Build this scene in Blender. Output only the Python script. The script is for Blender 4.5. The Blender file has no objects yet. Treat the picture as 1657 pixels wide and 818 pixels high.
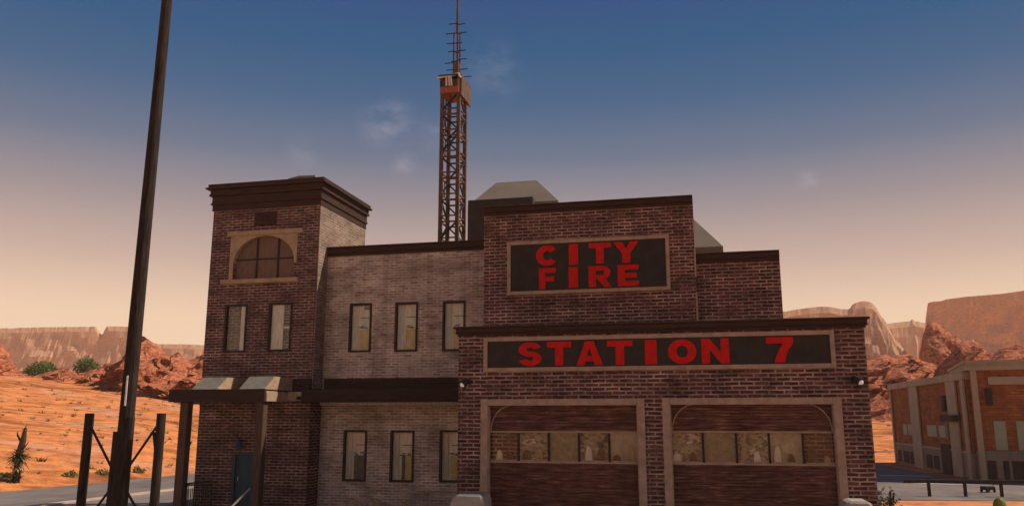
import bpy, bmesh, math, random
from mathutils import Vector, noise, Matrix
random.seed(7)
R = math.radians
scene = bpy.context.scene
COL = scene.collection

# ------------------------------------------------------------------ camera geometry
EYE = 3.6
PITCH = R(11.3)
F = 1331.0
THETA = R(13.0)                      # yaw of the fire station
CT, ST = math.cos(THETA), math.sin(THETA)

def ray(px, py):
    dx, dy = (px - 828.5) / F, (409 - py) / F
    return Vector((dx, math.cos(PITCH) - dy * math.sin(PITCH), math.sin(PITCH) + dy * math.cos(PITCH)))

def on_plane(px, py, V):
    """point of the station's own frame (u along facade, v depth) seen at a photo point, on depth v = V"""
    d = ray(px, py)
    du, dv = d.x * CT - d.y * ST, d.x * ST + d.y * CT
    t = V / dv
    return t * du, EYE + t * d.z

def rect(x0, y0, x1, y1, V):
    xm, ym = (x0 + x1) / 2, (y0 + y1) / 2
    u0 = on_plane(x0, ym, V)[0]; u1 = on_plane(x1, ym, V)[0]
    z1 = on_plane(xm, y0, V)[1]; z0 = on_plane(xm, y1, V)[1]
    return u0, u1, z0, z1

def world_at(px, py, Y):
    d = ray(px, py); t = Y / d.y
    return Vector((d.x * t, Y, EYE + d.z * t))

def ground_at(px, py):
    d = ray(px, py); t = -EYE / d.z
    return Vector((d.x * t, d.y * t, 0))

# ------------------------------------------------------------------ materials
def new_mat(name):
    m = bpy.data.materials.new(name); m.use_nodes = True
    nt = m.node_tree
    b = nt.nodes['Principled BSDF']
    b.inputs['Specular IOR Level'].default_value = 0.2
    return m, nt, b

def N(nt, typ, **kw):
    n = nt.nodes.new(typ)
    for k, v in kw.items():
        if k in n.inputs.keys() if isinstance(k, str) and hasattr(n.inputs, 'keys') else False:
            n.inputs[k].default_value = v
        else:
            setattr(n, k, v)
    return n

def ramp(nt, stops, fac=None, interp='LINEAR'):
    r = nt.nodes.new('ShaderNodeValToRGB'); r.color_ramp.interpolation = interp
    e = r.color_ramp.elements
    while len(e) < len(stops): e.new(0.5)
    for i, (p, c) in enumerate(stops):
        e[i].position = p; e[i].color = (c[0], c[1], c[2], 1)
    if fac is not None: nt.links.new(fac, r.inputs[0])
    return r

def tex_noise(nt, vec, scale, detail=4, rough=0.6):
    n = nt.nodes.new('ShaderNodeTexNoise')
    n.inputs['Scale'].default_value = scale; n.inputs['Detail'].default_value = detail
    n.inputs['Roughness'].default_value = rough
    nt.links.new(vec, n.inputs['Vector'])
    return n.outputs['Fac']

def mapped(nt, src, scale=(1, 1, 1)):
    mp = nt.nodes.new('ShaderNodeMapping'); mp.inputs['Scale'].default_value = scale
    nt.links.new(src, mp.inputs['Vector'])
    return mp.outputs['Vector']

def mixc(nt, fac, a, b, mode='MIX'):
    m = nt.nodes.new('ShaderNodeMix'); m.data_type = 'RGBA'; m.blend_type = mode
    for s, v in (('Factor', fac), ('A', a), ('B', b)):
        sock = [i for i in m.inputs if i.name == s and (i.type == 'VALUE' if s == 'Factor' else i.type == 'RGBA')][0]
        if hasattr(v, 'is_linked') or hasattr(v, 'links'): nt.links.new(v, sock)
        elif s == 'Factor': sock.default_value = v
        else: sock.default_value = (v[0], v[1], v[2], 1)
    return [o for o in m.outputs if o.type == 'RGBA'][0]

def bump(nt, b, height, strength=0.4, dist=0.02):
    bp = nt.nodes.new('ShaderNodeBump'); bp.inputs['Strength'].default_value = strength
    bp.inputs['Distance'].default_value = dist
    nt.links.new(height, bp.inputs['Height']); nt.links.new(bp.outputs[0], b.inputs['Normal'])

def brick_mat(name, c1, c2, mortar, dark, light, bw=0.36, rh=0.105, ms=0.022, patch=0.5, low=0.25):
    m, nt, b = new_mat(name)
    tc = nt.nodes.new('ShaderNodeTexCoord'); uv = tc.outputs['UV']
    # slight unevenness of the courses
    wn = nt.nodes.new('ShaderNodeTexNoise'); wn.inputs['Scale'].default_value = 2.6; nt.links.new(uv, wn.inputs['Vector'])
    va = nt.nodes.new('ShaderNodeVectorMath'); va.operation = 'MULTIPLY_ADD'
    va.inputs[1].default_value = (0.05, 0.035, 0.0)
    nt.links.new(wn.outputs['Color'], va.inputs[0]); nt.links.new(uv, va.inputs[2])
    br = nt.nodes.new('ShaderNodeTexBrick'); nt.links.new(va.outputs[0], br.inputs['Vector'])
    br.inputs['Scale'].default_value = 1
    br.inputs['Brick Width'].default_value = bw; br.inputs['Row Height'].default_value = rh
    br.inputs['Mortar Size'].default_value = ms; br.inputs['Mortar Smooth'].default_value = 0.5
    br.inputs['Bias'].default_value = 0.0
    br.inputs['Color1'].default_value = (*c1, 1); br.inputs['Color2'].default_value = (*c2, 1)
    mn = tex_noise(nt, mapped(nt, uv, (1.1, 2.6, 1)), 1.0, 6, 0.72)
    mrp = ramp(nt, [(0.36, tuple(low * k for k in mortar)), (0.52, tuple((low + 0.35) * k for k in mortar)), (0.66, mortar)], mn)
    nt.links.new(mrp.outputs[0], br.inputs['Mortar'])
    n1 = tex_noise(nt, mapped(nt, uv, (0.7, 1.6, 1)), 1.0, 5, 0.65)
    r1 = ramp(nt, [(0.42, (0, 0, 0)), (0.62, (patch, patch, patch))], n1)
    c = mixc(nt, r1.outputs[0], br.outputs['Color'], dark)
    n2 = tex_noise(nt, mapped(nt, uv, (5, 14, 1)), 1.0, 3, 0.7)
    r2 = ramp(nt, [(0.50, (0, 0, 0)), (0.75, (0.55, 0.55, 0.55))], n2)
    c = mixc(nt, r2.outputs[0], c, light)
    # vertical grime runs
    n3 = tex_noise(nt, mapped(nt, uv, (2.2, 0.25, 1)), 1.0, 4, 0.6)
    r3 = ramp(nt, [(0.45, (1, 1, 1)), (0.7, (0.72, 0.70, 0.68))], n3)
    c = mixc(nt, 1.0, c, r3.outputs[0], 'MULTIPLY')
    nt.links.new(c, b.inputs['Base Color'])
    b.inputs['Roughness'].default_value = 0.92
    inv = nt.nodes.new('ShaderNodeMath'); inv.operation = 'SUBTRACT'; inv.inputs[0].default_value = 1
    nt.links.new(br.outputs['Fac'], inv.inputs[1])
    ad = nt.nodes.new('ShaderNodeMath'); ad.operation = 'ADD'
    nt.links.new(inv.outputs[0], ad.inputs[0]); nt.links.new(n2, ad.inputs[1])
    bump(nt, b, ad.outputs[0], 0.55, 0.012)
    return m

def rough_mat(name, c, var=0.35, scale=3.0, rough=0.85, stretch=(1, 1, 1), bmp=0.25, c2=None, metal=0.0, detail=6):
    m, nt, b = new_mat(name)
    tc = nt.nodes.new('ShaderNodeTexCoord')
    v = mapped(nt, tc.outputs['Object'], stretch)
    n = tex_noise(nt, v, scale, detail, 0.65)
    lo = c2 if c2 else tuple(x * (1 - var) for x in c)
    hi = tuple(min(1, x * (1 + var)) for x in c)
    r = ramp(nt, [(0.32, lo), (0.5, c), (0.7, hi)], n)
    nt.links.new(r.outputs[0], b.inputs['Base Color'])
    b.inputs['Roughness'].default_value = rough; b.inputs['Metallic'].default_value = metal
    if bmp: bump(nt, b, n, bmp, 0.03)
    return m

M = {}
M['brick_dark'] = brick_mat('brick_dark', (0.175, 0.062, 0.046), (0.055, 0.019, 0.016), (0.68, 0.50, 0.41), (0.028, 0.014, 0.017), (0.38, 0.24, 0.19), ms=0.025)
M['brick_light'] = brick_mat('brick_light', (0.66, 0.54, 0.42), (0.33, 0.235, 0.18), (0.95, 0.80, 0.63), (0.13, 0.075, 0.05), (0.66, 0.53, 0.42), rh=0.10, bw=0.32, ms=0.024, patch=0.5, low=0.5)
M['brick_side'] = brick_mat('brick_side', (0.36, 0.265, 0.205), (0.17, 0.115, 0.09), (0.52, 0.41, 0.32), (0.11, 0.07, 0.055), (0.40, 0.31, 0.25), rh=0.10, bw=0.32, ms=0.024, patch=0.5, low=0.5)
M['cornice'] = rough_mat('dark_cornice', (0.055, 0.030, 0.022), 0.3, 2.0, 0.8, (1, 1, 6), 0.2)
M['roof_dark'] = rough_mat('dark_roof', (0.06, 0.05, 0.042), 0.25, 2.0, 0.9)
M['grey_roof'] = rough_mat('grey_roof', (0.20, 0.17, 0.135), 0.12, 1.2, 0.85, (1, 1, 1), 0.1)
M['grey_sheet'] = rough_mat('grey_sheet', (0.22, 0.20, 0.17), 0.2, 4.0, 0.75)
M['tan'] = rough_mat('tan_stone', (0.42, 0.30, 0.21), 0.22, 5.0, 0.85, (1, 1, 1), 0.3)
M['tan_dull'] = rough_mat('tan_plaster', (0.46, 0.34, 0.20), 0.2, 4.0, 0.85)
M['sign_board'] = rough_mat('sign_board', (0.042, 0.035, 0.028), 0.25, 3.0, 0.7)
M['window_frame'] = rough_mat('window_frame', (0.05, 0.032, 0.024), 0.3, 6.0, 0.6)
M['curtain'] = rough_mat('curtain', (0.78, 0.72, 0.60), 0.25, 3.0, 0.9, (5, 5, 0.8), 0.3)
M['ochre'] = rough_mat('ochre_board', (0.58, 0.42, 0.16), 0.25, 4.0, 0.9)
M['clutter'] = rough_mat('dark_clutter', (0.11, 0.08, 0.06), 0.5, 7.0, 0.8)
M['arch_pane'] = rough_mat('shutter_board', (0.20, 0.125, 0.085), 0.25, 3.0, 0.5, (4, 4, 1))
M['teal'] = rough_mat('teal_paint', (0.05, 0.10, 0.12), 0.3, 4.0, 0.6, (3, 3, 0.7))
M['blue'] = rough_mat('blue_paint', (0.05, 0.07, 0.16), 0.3, 4.0, 0.6)
M['pole'] = rough_mat('weathered_pole', (0.034, 0.025, 0.020), 0.75, 5.0, 0.85, (5, 5, 0.5), 0.5)
M['post'] = rough_mat('porch_post', (0.11, 0.065, 0.045), 0.35, 3.0, 0.8, (5, 5, 0.6), 0.4)
M['galv'] = rough_mat('bright_metal', (0.75, 0.73, 0.7), 0.3, 9.0, 0.45, metal=0.4)
M['iron'] = rough_mat('dark_iron', (0.035, 0.028, 0.026), 0.4, 6.0, 0.7)
M['rust'] = rough_mat('rusty_steel', (0.13, 0.075, 0.055), 0.5, 5.0, 0.8, (1, 1, 1), 0.3)
M['rust_pale'] = rough_mat('rusty_sheet', (0.13, 0.085, 0.065), 0.4, 4.0, 0.8)
M['orange'] = rough_mat('orange_paint', (0.36, 0.13, 0.07), 0.3, 5.0, 0.6)
M['white'] = rough_mat('white_paint', (0.72, 0.70, 0.66), 0.12, 6.0, 0.6)
M['concrete'] = rough_mat('concrete', (0.40, 0.36, 0.31), 0.22, 4.0, 0.9, (1, 1, 1), 0.5)
M['floor'] = rough_mat('porch_floor', (0.25, 0.2, 0.17), 0.2, 3.0, 0.9)

# worn red sign paint
m, nt, b = new_mat('red_lettering')
tc = nt.nodes.new('ShaderNodeTexCoord')
n = tex_noise(nt, tc.outputs['Object'], 7.0, 5, 0.7)
r = ramp(nt, [(0.33, (0.50, 0.006, 0.004)), (0.55, (0.64, 0.007, 0.004)), (0.75, (0.70, 0.012, 0.006))], n)
nt.links.new(r.outputs[0], b.inputs['Base Color']); b.inputs['Roughness'].default_value = 0.6
M['red'] = m

# slatted garage door: long thin reddish boards
m, nt, b = new_mat('door_slats')
tc = nt.nodes.new('ShaderNodeTexCoord'); uv = tc.outputs['UV']
n = tex_noise(nt, mapped(nt, uv, (1.7, 13, 1)), 1.0, 6, 0.72)
r = ramp(nt, [(0.36, (0.06, 0.022, 0.014)), (0.47, (0.125, 0.056, 0.040)), (0.55, (0.175, 0.088, 0.064)), (0.68, (0.36, 0.20, 0.15))], n)
n2 = tex_noise(nt, mapped(nt, uv, (0.5, 0.5, 1)), 1.6, 3, 0.6)
r2 = ramp(nt, [(0.4, (0.8, 0.78, 0.8)), (0.65, (1.1, 1.0, 1.0))], n2)
c = mixc(nt, 1.0, r.outputs[0], r2.outputs[0], 'MULTIPLY')
nt.links.new(c, b.inputs['Base Color']); b.inputs['Roughness'].default_value = 0.8
bump(nt, b, n, 0.3, 0.01)
M['slats'] = m

def glass_mat(name, tint, gloss, rough=0.06):
    m = bpy.data.materials.new(name); m.use_nodes = True; nt = m.node_tree
    nt.nodes.clear()
    out = nt.nodes.new('ShaderNodeOutputMaterial')
    t = nt.nodes.new('ShaderNodeBsdfTransparent'); t.inputs[0].default_value = (*tint, 1)
    g = nt.nodes.new('ShaderNodeBsdfGlossy'); g.inputs['Color'].default_value = (0.9, 0.9, 0.9, 1); g.inputs['Roughness'].default_value = rough
    mx = nt.nodes.new('ShaderNodeMixShader')
    lw = nt.nodes.new('ShaderNodeLayerWeight'); lw.inputs[0].default_value = 0.4
    ma = nt.nodes.new('ShaderNodeMath'); ma.operation = 'MULTIPLY_ADD'; ma.inputs[1].default_value = 0.22; ma.inputs[2].default_value = gloss
    nt.links.new(lw.outputs['Fresnel'], ma.inputs[0]); nt.links.new(ma.outputs[0], mx.inputs[0])
    nt.links.new(t.outputs[0], mx.inputs[1]); nt.links.new(g.outputs[0], mx.inputs[2]); nt.links.new(mx.outputs[0], out.inputs[0])
    return m
M['glass'] = glass_mat('window_glass', (0.97, 0.97, 0.94), 0.012)
M['glass_dirty'] = glass_mat('dirty_glass', (0.95, 0.94, 0.90), 0.015, 0.12)

m, nt, b = new_mat('lamp_glow')
b.inputs['Base Color'].default_value = (0.9, 0.9, 0.88, 1)
b.inputs['Emission Color'].default_value = (1, 0.95, 0.9, 1); b.inputs['Emission Strength'].default_value = 0.12
M['bulb'] = m

def desert_mat(name, stops, streak=(0.05, 0.05, 0.5), scale=1.0, bmp=0.5, fine=True):
    m, nt, b = new_mat(name)
    tc = nt.nodes.new('ShaderNodeTexCoord'); g = tc.outputs['Object']
    n = tex_noise(nt, mapped(nt, g, streak), scale, 8, 0.62)
    r = ramp(nt, stops, n)
    c = r.outputs[0]
    n2 = tex_noise(nt, mapped(nt, g, (0.35, 0.35, 1.5)), 1.2, 5, 0.7)
    r2 = ramp(nt, [(0.35, (0.62, 0.6, 0.55)), (0.5, (1, 1, 1)), (0.7, (1.15, 1.12, 1.05))], n2)
    c = mixc(nt, 1.0, c, r2.outputs[0], 'MULTIPLY')
    nt.links.new(c, b.inputs['Base Color']); b.inputs['Roughness'].default_value = 0.95
    ad = nt.nodes.new('ShaderNodeMath'); ad.operation = 'ADD'
    nt.links.new(n, ad.inputs[0]); nt.links.new(n2, ad.inputs[1])
    bump(nt, b, ad.outputs[0], bmp, 0.6)
    return m
M['sand'] = desert_mat('orange_sand', [(0.34, (0.30, 0.11, 0.04)), (0.43, (0.58, 0.19, 0.055)), (0.49, (0.86, 0.33, 0.11)), (0.54, (0.62, 0.22, 0.085)), (0.60, (0.80, 0.36, 0.19)), (0.67, (0.44, 0.26, 0.10)), (0.76, (0.74, 0.28, 0.10))], (0.035, 0.09, 0.35), 1.6, 0.5)
M['rock'] = desert_mat('red_rock', [(0.34, (0.10, 0.035, 0.024)), (0.43, (0.46, 0.13, 0.062)), (0.50, (0.74, 0.28, 0.135)), (0.56, (0.30, 0.085, 0.045)), (0.64, (0.64, 0.22, 0.11)), (0.74, (0.88, 0.52, 0.32))], (0.16, 0.16, 0.34), 2.6, 1.3)
M['mesa'] = desert_mat('hazed_mesa_stone', [(0.30, (0.55, 0.33, 0.20)), (0.45, (0.64, 0.38, 0.235)), (0.6, (0.70, 0.42, 0.27)), (0.75, (0.60, 0.45, 0.29))], (0.012, 0.012, 0.05), 1.6, 0.25)  # pale peach stone, part of the distance haze mixed into its colour

m, nt, b = new_mat('dusty_asphalt')
tc = nt.nodes.new('ShaderNodeTexCoord'); g = tc.outputs['Object']
n = tex_noise(nt, mapped(nt, g, (0.25, 0.12, 1)), 1.5, 7, 0.7)
r = ramp(nt, [(0.3, (0.12, 0.105, 0.10)), (0.5, (0.21, 0.18, 0.165)), (0.72, (0.32, 0.27, 0.235))], n)
nt.links.new(r.outputs[0], b.inputs['Base Color']); b.inputs['Roughness'].default_value = 0.9
M['asphalt'] = m
M['kerb'] = rough_mat('pale_kerb', (0.55, 0.44, 0.33), 0.2, 2.0, 0.9)
M['paint'] = rough_mat('road_paint', (0.72, 0.68, 0.6), 0.15, 3.0, 0.8)

def leaf_mat(name, a, c):
    m, nt, b = new_mat(name)
    oi = nt.nodes.new('ShaderNodeNewGeometry')
    r = ramp(nt, [(0.0, a), (1.0, c)], oi.outputs['Random Per Island'])
    nt.links.new(r.outputs[0], b.inputs['Base Color']); b.inputs['Roughness'].default_value = 0.8
    return m
M['leaf'] = leaf_mat('green_leaf', (0.04, 0.09, 0.02), (0.13, 0.22, 0.05))
M['leaf_grey'] = leaf_mat('sage_leaf', (0.06, 0.07, 0.045), (0.16, 0.17, 0.11))
M['leaf_dry'] = leaf_mat('dry_leaf', (0.45, 0.34, 0.17), (0.80, 0.64, 0.38))
M['leaf_dark'] = leaf_mat('dark_leaf', (0.03, 0.035, 0.02), (0.09, 0.10, 0.04))
M['leaf_olive'] = leaf_mat('olive_leaf', (0.14, 0.12, 0.04), (0.26, 0.22, 0.08))
M['bark'] = rough_mat('bark', (0.09, 0.045, 0.03), 0.5, 8.0, 0.9)
M['cactus'] = rough_mat('cactus_skin', (0.20, 0.27, 0.06), 0.35, 8.0, 0.7)
# far brick building
M['far_brick'] = brick_mat('far_brick', (0.50, 0.175, 0.06), (0.32, 0.115, 0.045), (0.38, 0.20, 0.10), (0.16, 0.07, 0.03), (0.36, 0.13, 0.06), rh=0.16, bw=0.5)
M['far_tan'] = rough_mat('far_concrete', (0.42, 0.345, 0.24), 0.15, 1.0, 0.9)
M['far_grey'] = rough_mat('far_base', (0.26, 0.22, 0.16), 0.2, 1.0, 0.9)
M['far_green'] = rough_mat('green_blind', (0.33, 0.38, 0.25), 0.15, 1.0, 0.6)
M['far_dark'] = rough_mat('dark_opening', (0.06, 0.045, 0.035), 0.3, 1.0, 0.8)

# ------------------------------------------------------------------ mesh helpers
class MB:
    def __init__(s): s.v = []; s.f = []
    def face(s, pts):
        i = len(s.v); s.v += [tuple(p) for p in pts]; s.f.append(tuple(range(i, i + len(pts))))
    def box(s, x0, x1, y0, y1, z0, z1):
        i = len(s.v)
        for z in (z0, z1):
            s.v += [(x0, y0, z), (x1, y0, z), (x1, y1, z), (x0, y1, z)]
        s.f += [tuple(i + k for k in q) for q in ((3, 2, 1, 0), (4, 5, 6, 7), (0, 1, 5, 4), (1, 2, 6, 5), (2, 3, 7, 6), (3, 0, 4, 7))]
        return s
    def tube(s, a, b, r0, r1=None, n=8, square=False, rot=0.0):
        a, b = Vector(a), Vector(b); r1 = r0 if r1 is None else r1
        d = (b - a).normalized()
        up = Vector((0, 0, 1)) if abs(d.z) < 0.95 else Vector((0, 1, 0))
        p = d.cross(up).normalized(); q = d.cross(p)
        if square: n = 4; rot += math.pi / 4
        i = len(s.v)
        for c, r in ((a, r0), (b, r1)):
            for k in range(n):
                t = rot + 2 * math.pi * k / n
                s.v.append(tuple(c + (p * math.cos(t) + q * math.sin(t)) * r))
        for k in range(n):
            j = (k + 1) % n
            s.f.append((i + k, i + j, i + n + j, i + n + k))
        s.f.append(tuple(i + k for k in range(n))[::-1]); s.f.append(tuple(i + n + k for k in range(n)))
        return s
    def prism(s, poly, v0, v1):
        """poly in (u,z), counter-clockwise seen from the front (low v), extruded in depth"""
        i = len(s.v); n = len(poly)
        s.v += [(u, v0, z) for u, z in poly] + [(u, v1, z) for u, z in poly]
        s.f.append(tuple(i + k for k in range(n))); s.f.append(tuple(i + n + k for k in range(n))[::-1])
        for k in range(n):
            j = (k + 1) % n
            s.f.append((i + k, i + n + k, i + n + j, i + j))
        return s
    def wall(s, u0, u1, z0, z1, v0, v1, holes):
        us = sorted({u0, u1, *[h[0] for h in holes], *[h[1] for h in holes]})
        zs = sorted({z0, z1, *[max(z0, h[2]) for h in holes], *[h[3] for h in holes]})
        inh = lambda u, z: any(h[0] < u < h[1] and h[2] < z < h[3] for h in holes)
        for a, b in zip(us, us[1:]):
            for c, d in zip(zs, zs[1:]):
                if inh((a + b) / 2, (c + d) / 2): continue
                s.face([(a, v0, c), (b, v0, c), (b, v0, d), (a, v0, d)])
                s.face([(a, v1, d), (b, v1, d), (b, v1, c), (a, v1, c)])
        s.face([(u0, v1, z0), (u0, v0, z0), (u0, v0, z1), (u0, v1, z1)])
        s.face([(u1, v0, z0), (u1, v1, z0), (u1, v1, z1), (u1, v0, z1)])
        s.face([(u0, v0, z1), (u1, v0, z1), (u1, v1, z1), (u0, v1, z1)])
        for (a, b, c, d) in holes:
            c = max(c, z0)
            s.face([(a, v0, c), (a, v1, c), (a, v1, d), (a, v0, d)])
            s.face([(b, v1, c), (b, v0, c), (b, v0, d), (b, v1, d)])
            s.face([(a, v0, d), (a, v1, d), (b, v1, d), (b, v0, d)])
            s.face([(a, v1, c), (a, v0, c), (b, v0, c), (b, v1, c)])
        return s
    def build(s, name, mat, parent=None, smooth=False, bevel=0.0, loc=None):
        me = bpy.data.meshes.new(name)
        me.from_pydata(s.v, [], s.f); me.validate()
        if bevel or smooth:
            bm = bmesh.new(); bm.from_mesh(me)
            if bevel:
                bmesh.ops.bevel(bm, geom=list(bm.edges), offset=bevel, segments=1, affect='EDGES', clamp_overlap=True)
            if smooth:
                for f in bm.faces: f.smooth = True
            bm.to_mesh(me); bm.free()
        uvl = me.uv_layers.new(name='UVMap')
        for p in me.polygons:
            n = p.normal
            for li in p.loop_indices:
                c = me.vertices[me.loops[li].vertex_index].co
                if abs(n.z) > 0.75: uvl.data[li].uv = (c.x, c.y)
                elif abs(n.x) > abs(n.y): uvl.data[li].uv = (c.y + 0.13, c.z)
                else: uvl.data[li].uv = (c.x, c.z)
        me.materials.append(mat)
        o = bpy.data.objects.new(name, me); COL.objects.link(o)
        if parent is not None: o.parent = parent
        if loc is not None: o.location = loc
        return o

def tag(o, label=None, cat=None, group=None, kind=None):
    if label: o['label'] = label
    if cat: o['category'] = cat
    if group: o['group'] = group
    if kind: o['kind'] = kind
    return o

def empty(name, loc=(0, 0, 0), rz=0.0):
    o = bpy.data.objects.new(name, None); COL.objects.link(o); o.location = loc; o.rotation_euler = (0, 0, rz)
    o.empty_display_size = 0.3
    return o

def copy_tree(o, parent=None):
    c = o.copy(); COL.objects.link(c); c.parent = parent
    for ch in list(o.children): copy_tree(ch, c)
    return c

def in_station(o):          # things fixed to the station share its frame
    o.rotation_euler = (0, 0, -THETA); return o

# ------------------------------------------------------------------ fire station
V1, V2, V3, V4, V5 = 22.0, 25.0, 28.0, 28.8, 32.3
station = empty('fire_station', (0, 0, 0), -THETA)
tag(station, 'dark brick two-storey fire station with square corner tower, pale brick wing and two garage bays', 'building')

def add_window(px, V, kind=0, parent=station, frame='window_frame', hidden_right=None):
    """a tall narrow window filling the hole px=(x0,y0,x1,y1) in a wall whose face is at V"""
    u0, u1, z0, z1 = rect(*px, V)
    t = 0.075
    f = MB()
    f.box(u0, u0 + t, V - 0.03, V + 0.10, z0 + t, z1 - t); f.box(u1 - t, u1, V - 0.03, V + 0.10, z0 + t, z1 - t)
    f.box(u0, u1, V - 0.03, V + 0.10, z0, z0 + t); f.box(u0, u1, V - 0.03, V + 0.10, z1 - t, z1)
    w = f.build('window', M[frame], parent)
    MB().box(u0 + t, u1 - t, V + 0.05, V + 0.058, z0 + t, z1 - t).build('pane', M['glass'], w)
    W, H = u1 - u0, z1 - z0
    MB().box(u0, u1, V + 0.17, V + 0.19, z0, z1).build('window_fill', M['curtain'] if kind not in (6, 7) else M['brick_dark'], w)  # pale blind; in the tower windows, brick colour painted in as a reflection
    rnd = random.Random(kind * 7 + 3)
    if kind == 6:
        MB().box(u0 + W * 0.66, u1 - t, V + 0.11, V + 0.15, z0 + t, z1 - t).build('curtain', M['curtain'], w)
    elif kind == 7:
        MB().box(u0 + t, u0 + W * 0.58, V + 0.11, V + 0.15, z0 + t, z1 - t).build('curtain', M['curtain'], w)
        MB().box(u0 + W * 0.6, u1 - t, V + 0.13, V + 0.15, z0 + H * .47, z0 + H * .52).build('rail', M['curtain'], w)
    else:
        # folded drape at the left
        d = MB()
        for k in range(5):
            a = u0 + t + k * 0.045
            d.box(a, a + 0.03, V + 0.11, V + 0.13 + 0.01 * (k % 2), z0 + t, z1 - t)
        d.build('curtain', M['curtain'], w)
        bh = H * (0.46 if kind in (0, 1, 2) else 0.5)
        MB().box(u0 + W * 0.42, u1 - t - 0.03, V + 0.13, V + 0.165, z0 + t, z0 + bh).build('cabinet', M['ochre'] if kind != 3 else M['clutter'], w)
        c = MB()
        for k in range(4):
            a = u0 + W * (0.42 + 0.45 * rnd.random()); zz = z0 + bh + 0.02 + rnd.random() * 0.1
            c = MB(); c.tube((a - 0.06, V + 0.12, zz), (a + 0.07, V + 0.12, zz + rnd.uniform(-0.03, 0.06)), 0.018, n=5); c.build('clutter', M['clutter'], w)
        c = MB(); c.box(u0 + W * 0.45, u1 - t, V + 0.15, V + 0.168, z0 + H * 0.70, z0 + H * 0.715)
        if kind in (0,): c.build('shelf', M['clutter'], w); c = MB(); c.box(u0 + W * 0.6, u1 - t, V + 0.12, V + 0.168, z0 + H * 0.88, z0 + H * 0.93)
        if kind in (3, 4): c.build('shelf', M['clutter'], w); c = MB(); c.box(u0 + W * 0.47, u0 + W * 0.58, V + 0.085, V + 0.12, z0 + t, z0 + bh * 1.05)
        c.build('clutter', M['clutter'], w)
    return w

# ---- tower
TW = (363, 492, 399, 570); TW2 = (434, 489, 472, 568)
AR = (379, 380, 477, 451)
tu0 = on_plane(342, 400, V3)[0]; tu1 = on_plane(515, 400, V3)[0]
tz_top = on_plane(430, 336, V3)[1]
tower_door = rect(374, 731, 426, 860, V3); tower_door = (tower_door[0], tower_door[1], 0.35, tower_door[3])
arch = rect(*AR, V3)
h1, h2 = rect(*TW, V3), rect(*TW2, V3)
MB().wall(tu0, tu1, 0, tz_top, V3, V3 + 0.3, [h1, h2, arch, tower_door]).build('tower_wall', M['brick_dark'], station)
MB().box(tu0, tu1, V3 + 0.3, V5, 0, tz_top).build('tower_core', M['brick_dark'], station)
band_top = on_plane(600, 611, V4)[1]
band_mid = on_plane(600, 628, V4)[1]
band_bot = on_plane(600, 649, V4)[1]
MB().box(tu1 + 0.001, tu1 + 0.03, V3, V5, band_mid, tz_top - 0.001).build('side_wall', M['brick_side'], station)
add_window(TW, V3, 6); add_window(TW2, V3, 7)

def cornice(u0, u1, v0, v1, z0, z1, layers, name='cornice', left=True, right=True):
    mb = MB(); n = len(layers); z = z0
    for k, (fr, pr) in enumerate(layers):
        zz = z0 + (z1 - z0) * fr
        mb.box(u0 - (pr if left else 0), u1 + (pr if right else 0), v0 - pr, v1 + pr * 0.5, z + (0.0 if k == 0 else 0.0), zz - 0.002)
        z = zz
    return mb.build(name, M['cornice'], station, bevel=0.008)
tc0 = tz_top - 0.02; tc1 = on_plane(430, 292, V3 - 0.2)[1]
cornice(tu0, tu1, V3, V5, tc0, tc1, [(0.22, 0.05), (0.30, 0.10), (0.55, 0.07), (0.63, 0.16), (0.80, 0.13), (0.87, 0.27), (1.0, 0.20)])
MB().box(tu0 + 0.2, tu1 - 0.2, V3 + 0.2, V5 - 0.2, tc1 - 0.1, tc1 + 0.02).build('tower_roof', M['roof_dark'], station)
hu0, hu1, _, hz = rect(463, 284, 513, 292, V3 + 1.2)
MB().prism([(hu0, tc1), (hu1, tc1), (hu1 - .1, hz - 0.02), (hu0 + .55, hz), (hu0 + .1, hz - 0.08)], V3 + 1.2, V3 + 2.4).build('roof_hatch', M['grey_sheet'], station)

# arched tower window: stone surround with an arch cut, boarded panes, glazing bars
aw = MB()
au0, au1, az0, az1 = arch
ucen = (au0 + au1) / 2; rr = (au1 - au0) / 2
# spandrels
nseg = 14
ry = (az1 - az0) * 0.62
arc = [(ucen - rr * math.cos(math.pi * k / nseg), az1 - ry - 0.0 + ry * 0.97 * math.sin(math.pi * k / nseg)) for k in range(nseg + 1)]
for k in range(nseg):
    a, b_ = arc[k], arc[k + 1]
    aw.prism([(a[0], a[1]), (b_[0], b_[1]), (b_[0], az1), (a[0], az1)], V3 - 0.045, V3 + 0.16)
e = 0.16
aw.box(au0 - e, au0 - 0.002, V3 - 0.05, V3 - 0.004, az0, az1)
surr = aw.build('arched_window', M['tan_dull'], station)
MB().box(au1 + 0.002, au1 + 0.10, V3 - 0.05, V3 - 0.004, az0 + ry * 0.55, az1).build('jamb_stone', M['tan_dull'], surr)
MB().box(au0 - 0.3, au1 + 0.3, V3 - 0.10, V3 - 0.004, az1 + 0.002, az1 + 0.17).build('lintel', M['tan_dull'], surr)
MB().box(au0 - 0.42, au1 + 0.22, V3 - 0.16, V3 + 0.0 - 0.004, az0 - 0.16, az0 - 0.002).build('sill', M['tan_dull'], surr)
MB().box(au0, au1, V3 + 0.17, V3 + 0.2, az0, az1).build('shutter', M['arch_pane'], surr)
gb = MB()
for fr in (0.35, 0.70):
    u = au0 + (au1 - au0) * fr; gb.box(u - 0.03, u + 0.03, V3 + 0.12, V3 + 0.168, az0, az1)
zz = az0 + (az1 - az0) * 0.47
gb.box(au0, au1, V3 + 0.125, V3 + 0.165, zz - 0.025, zz + 0.025)
gb.build('glazing_bar', M['window_frame'], surr)
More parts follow.
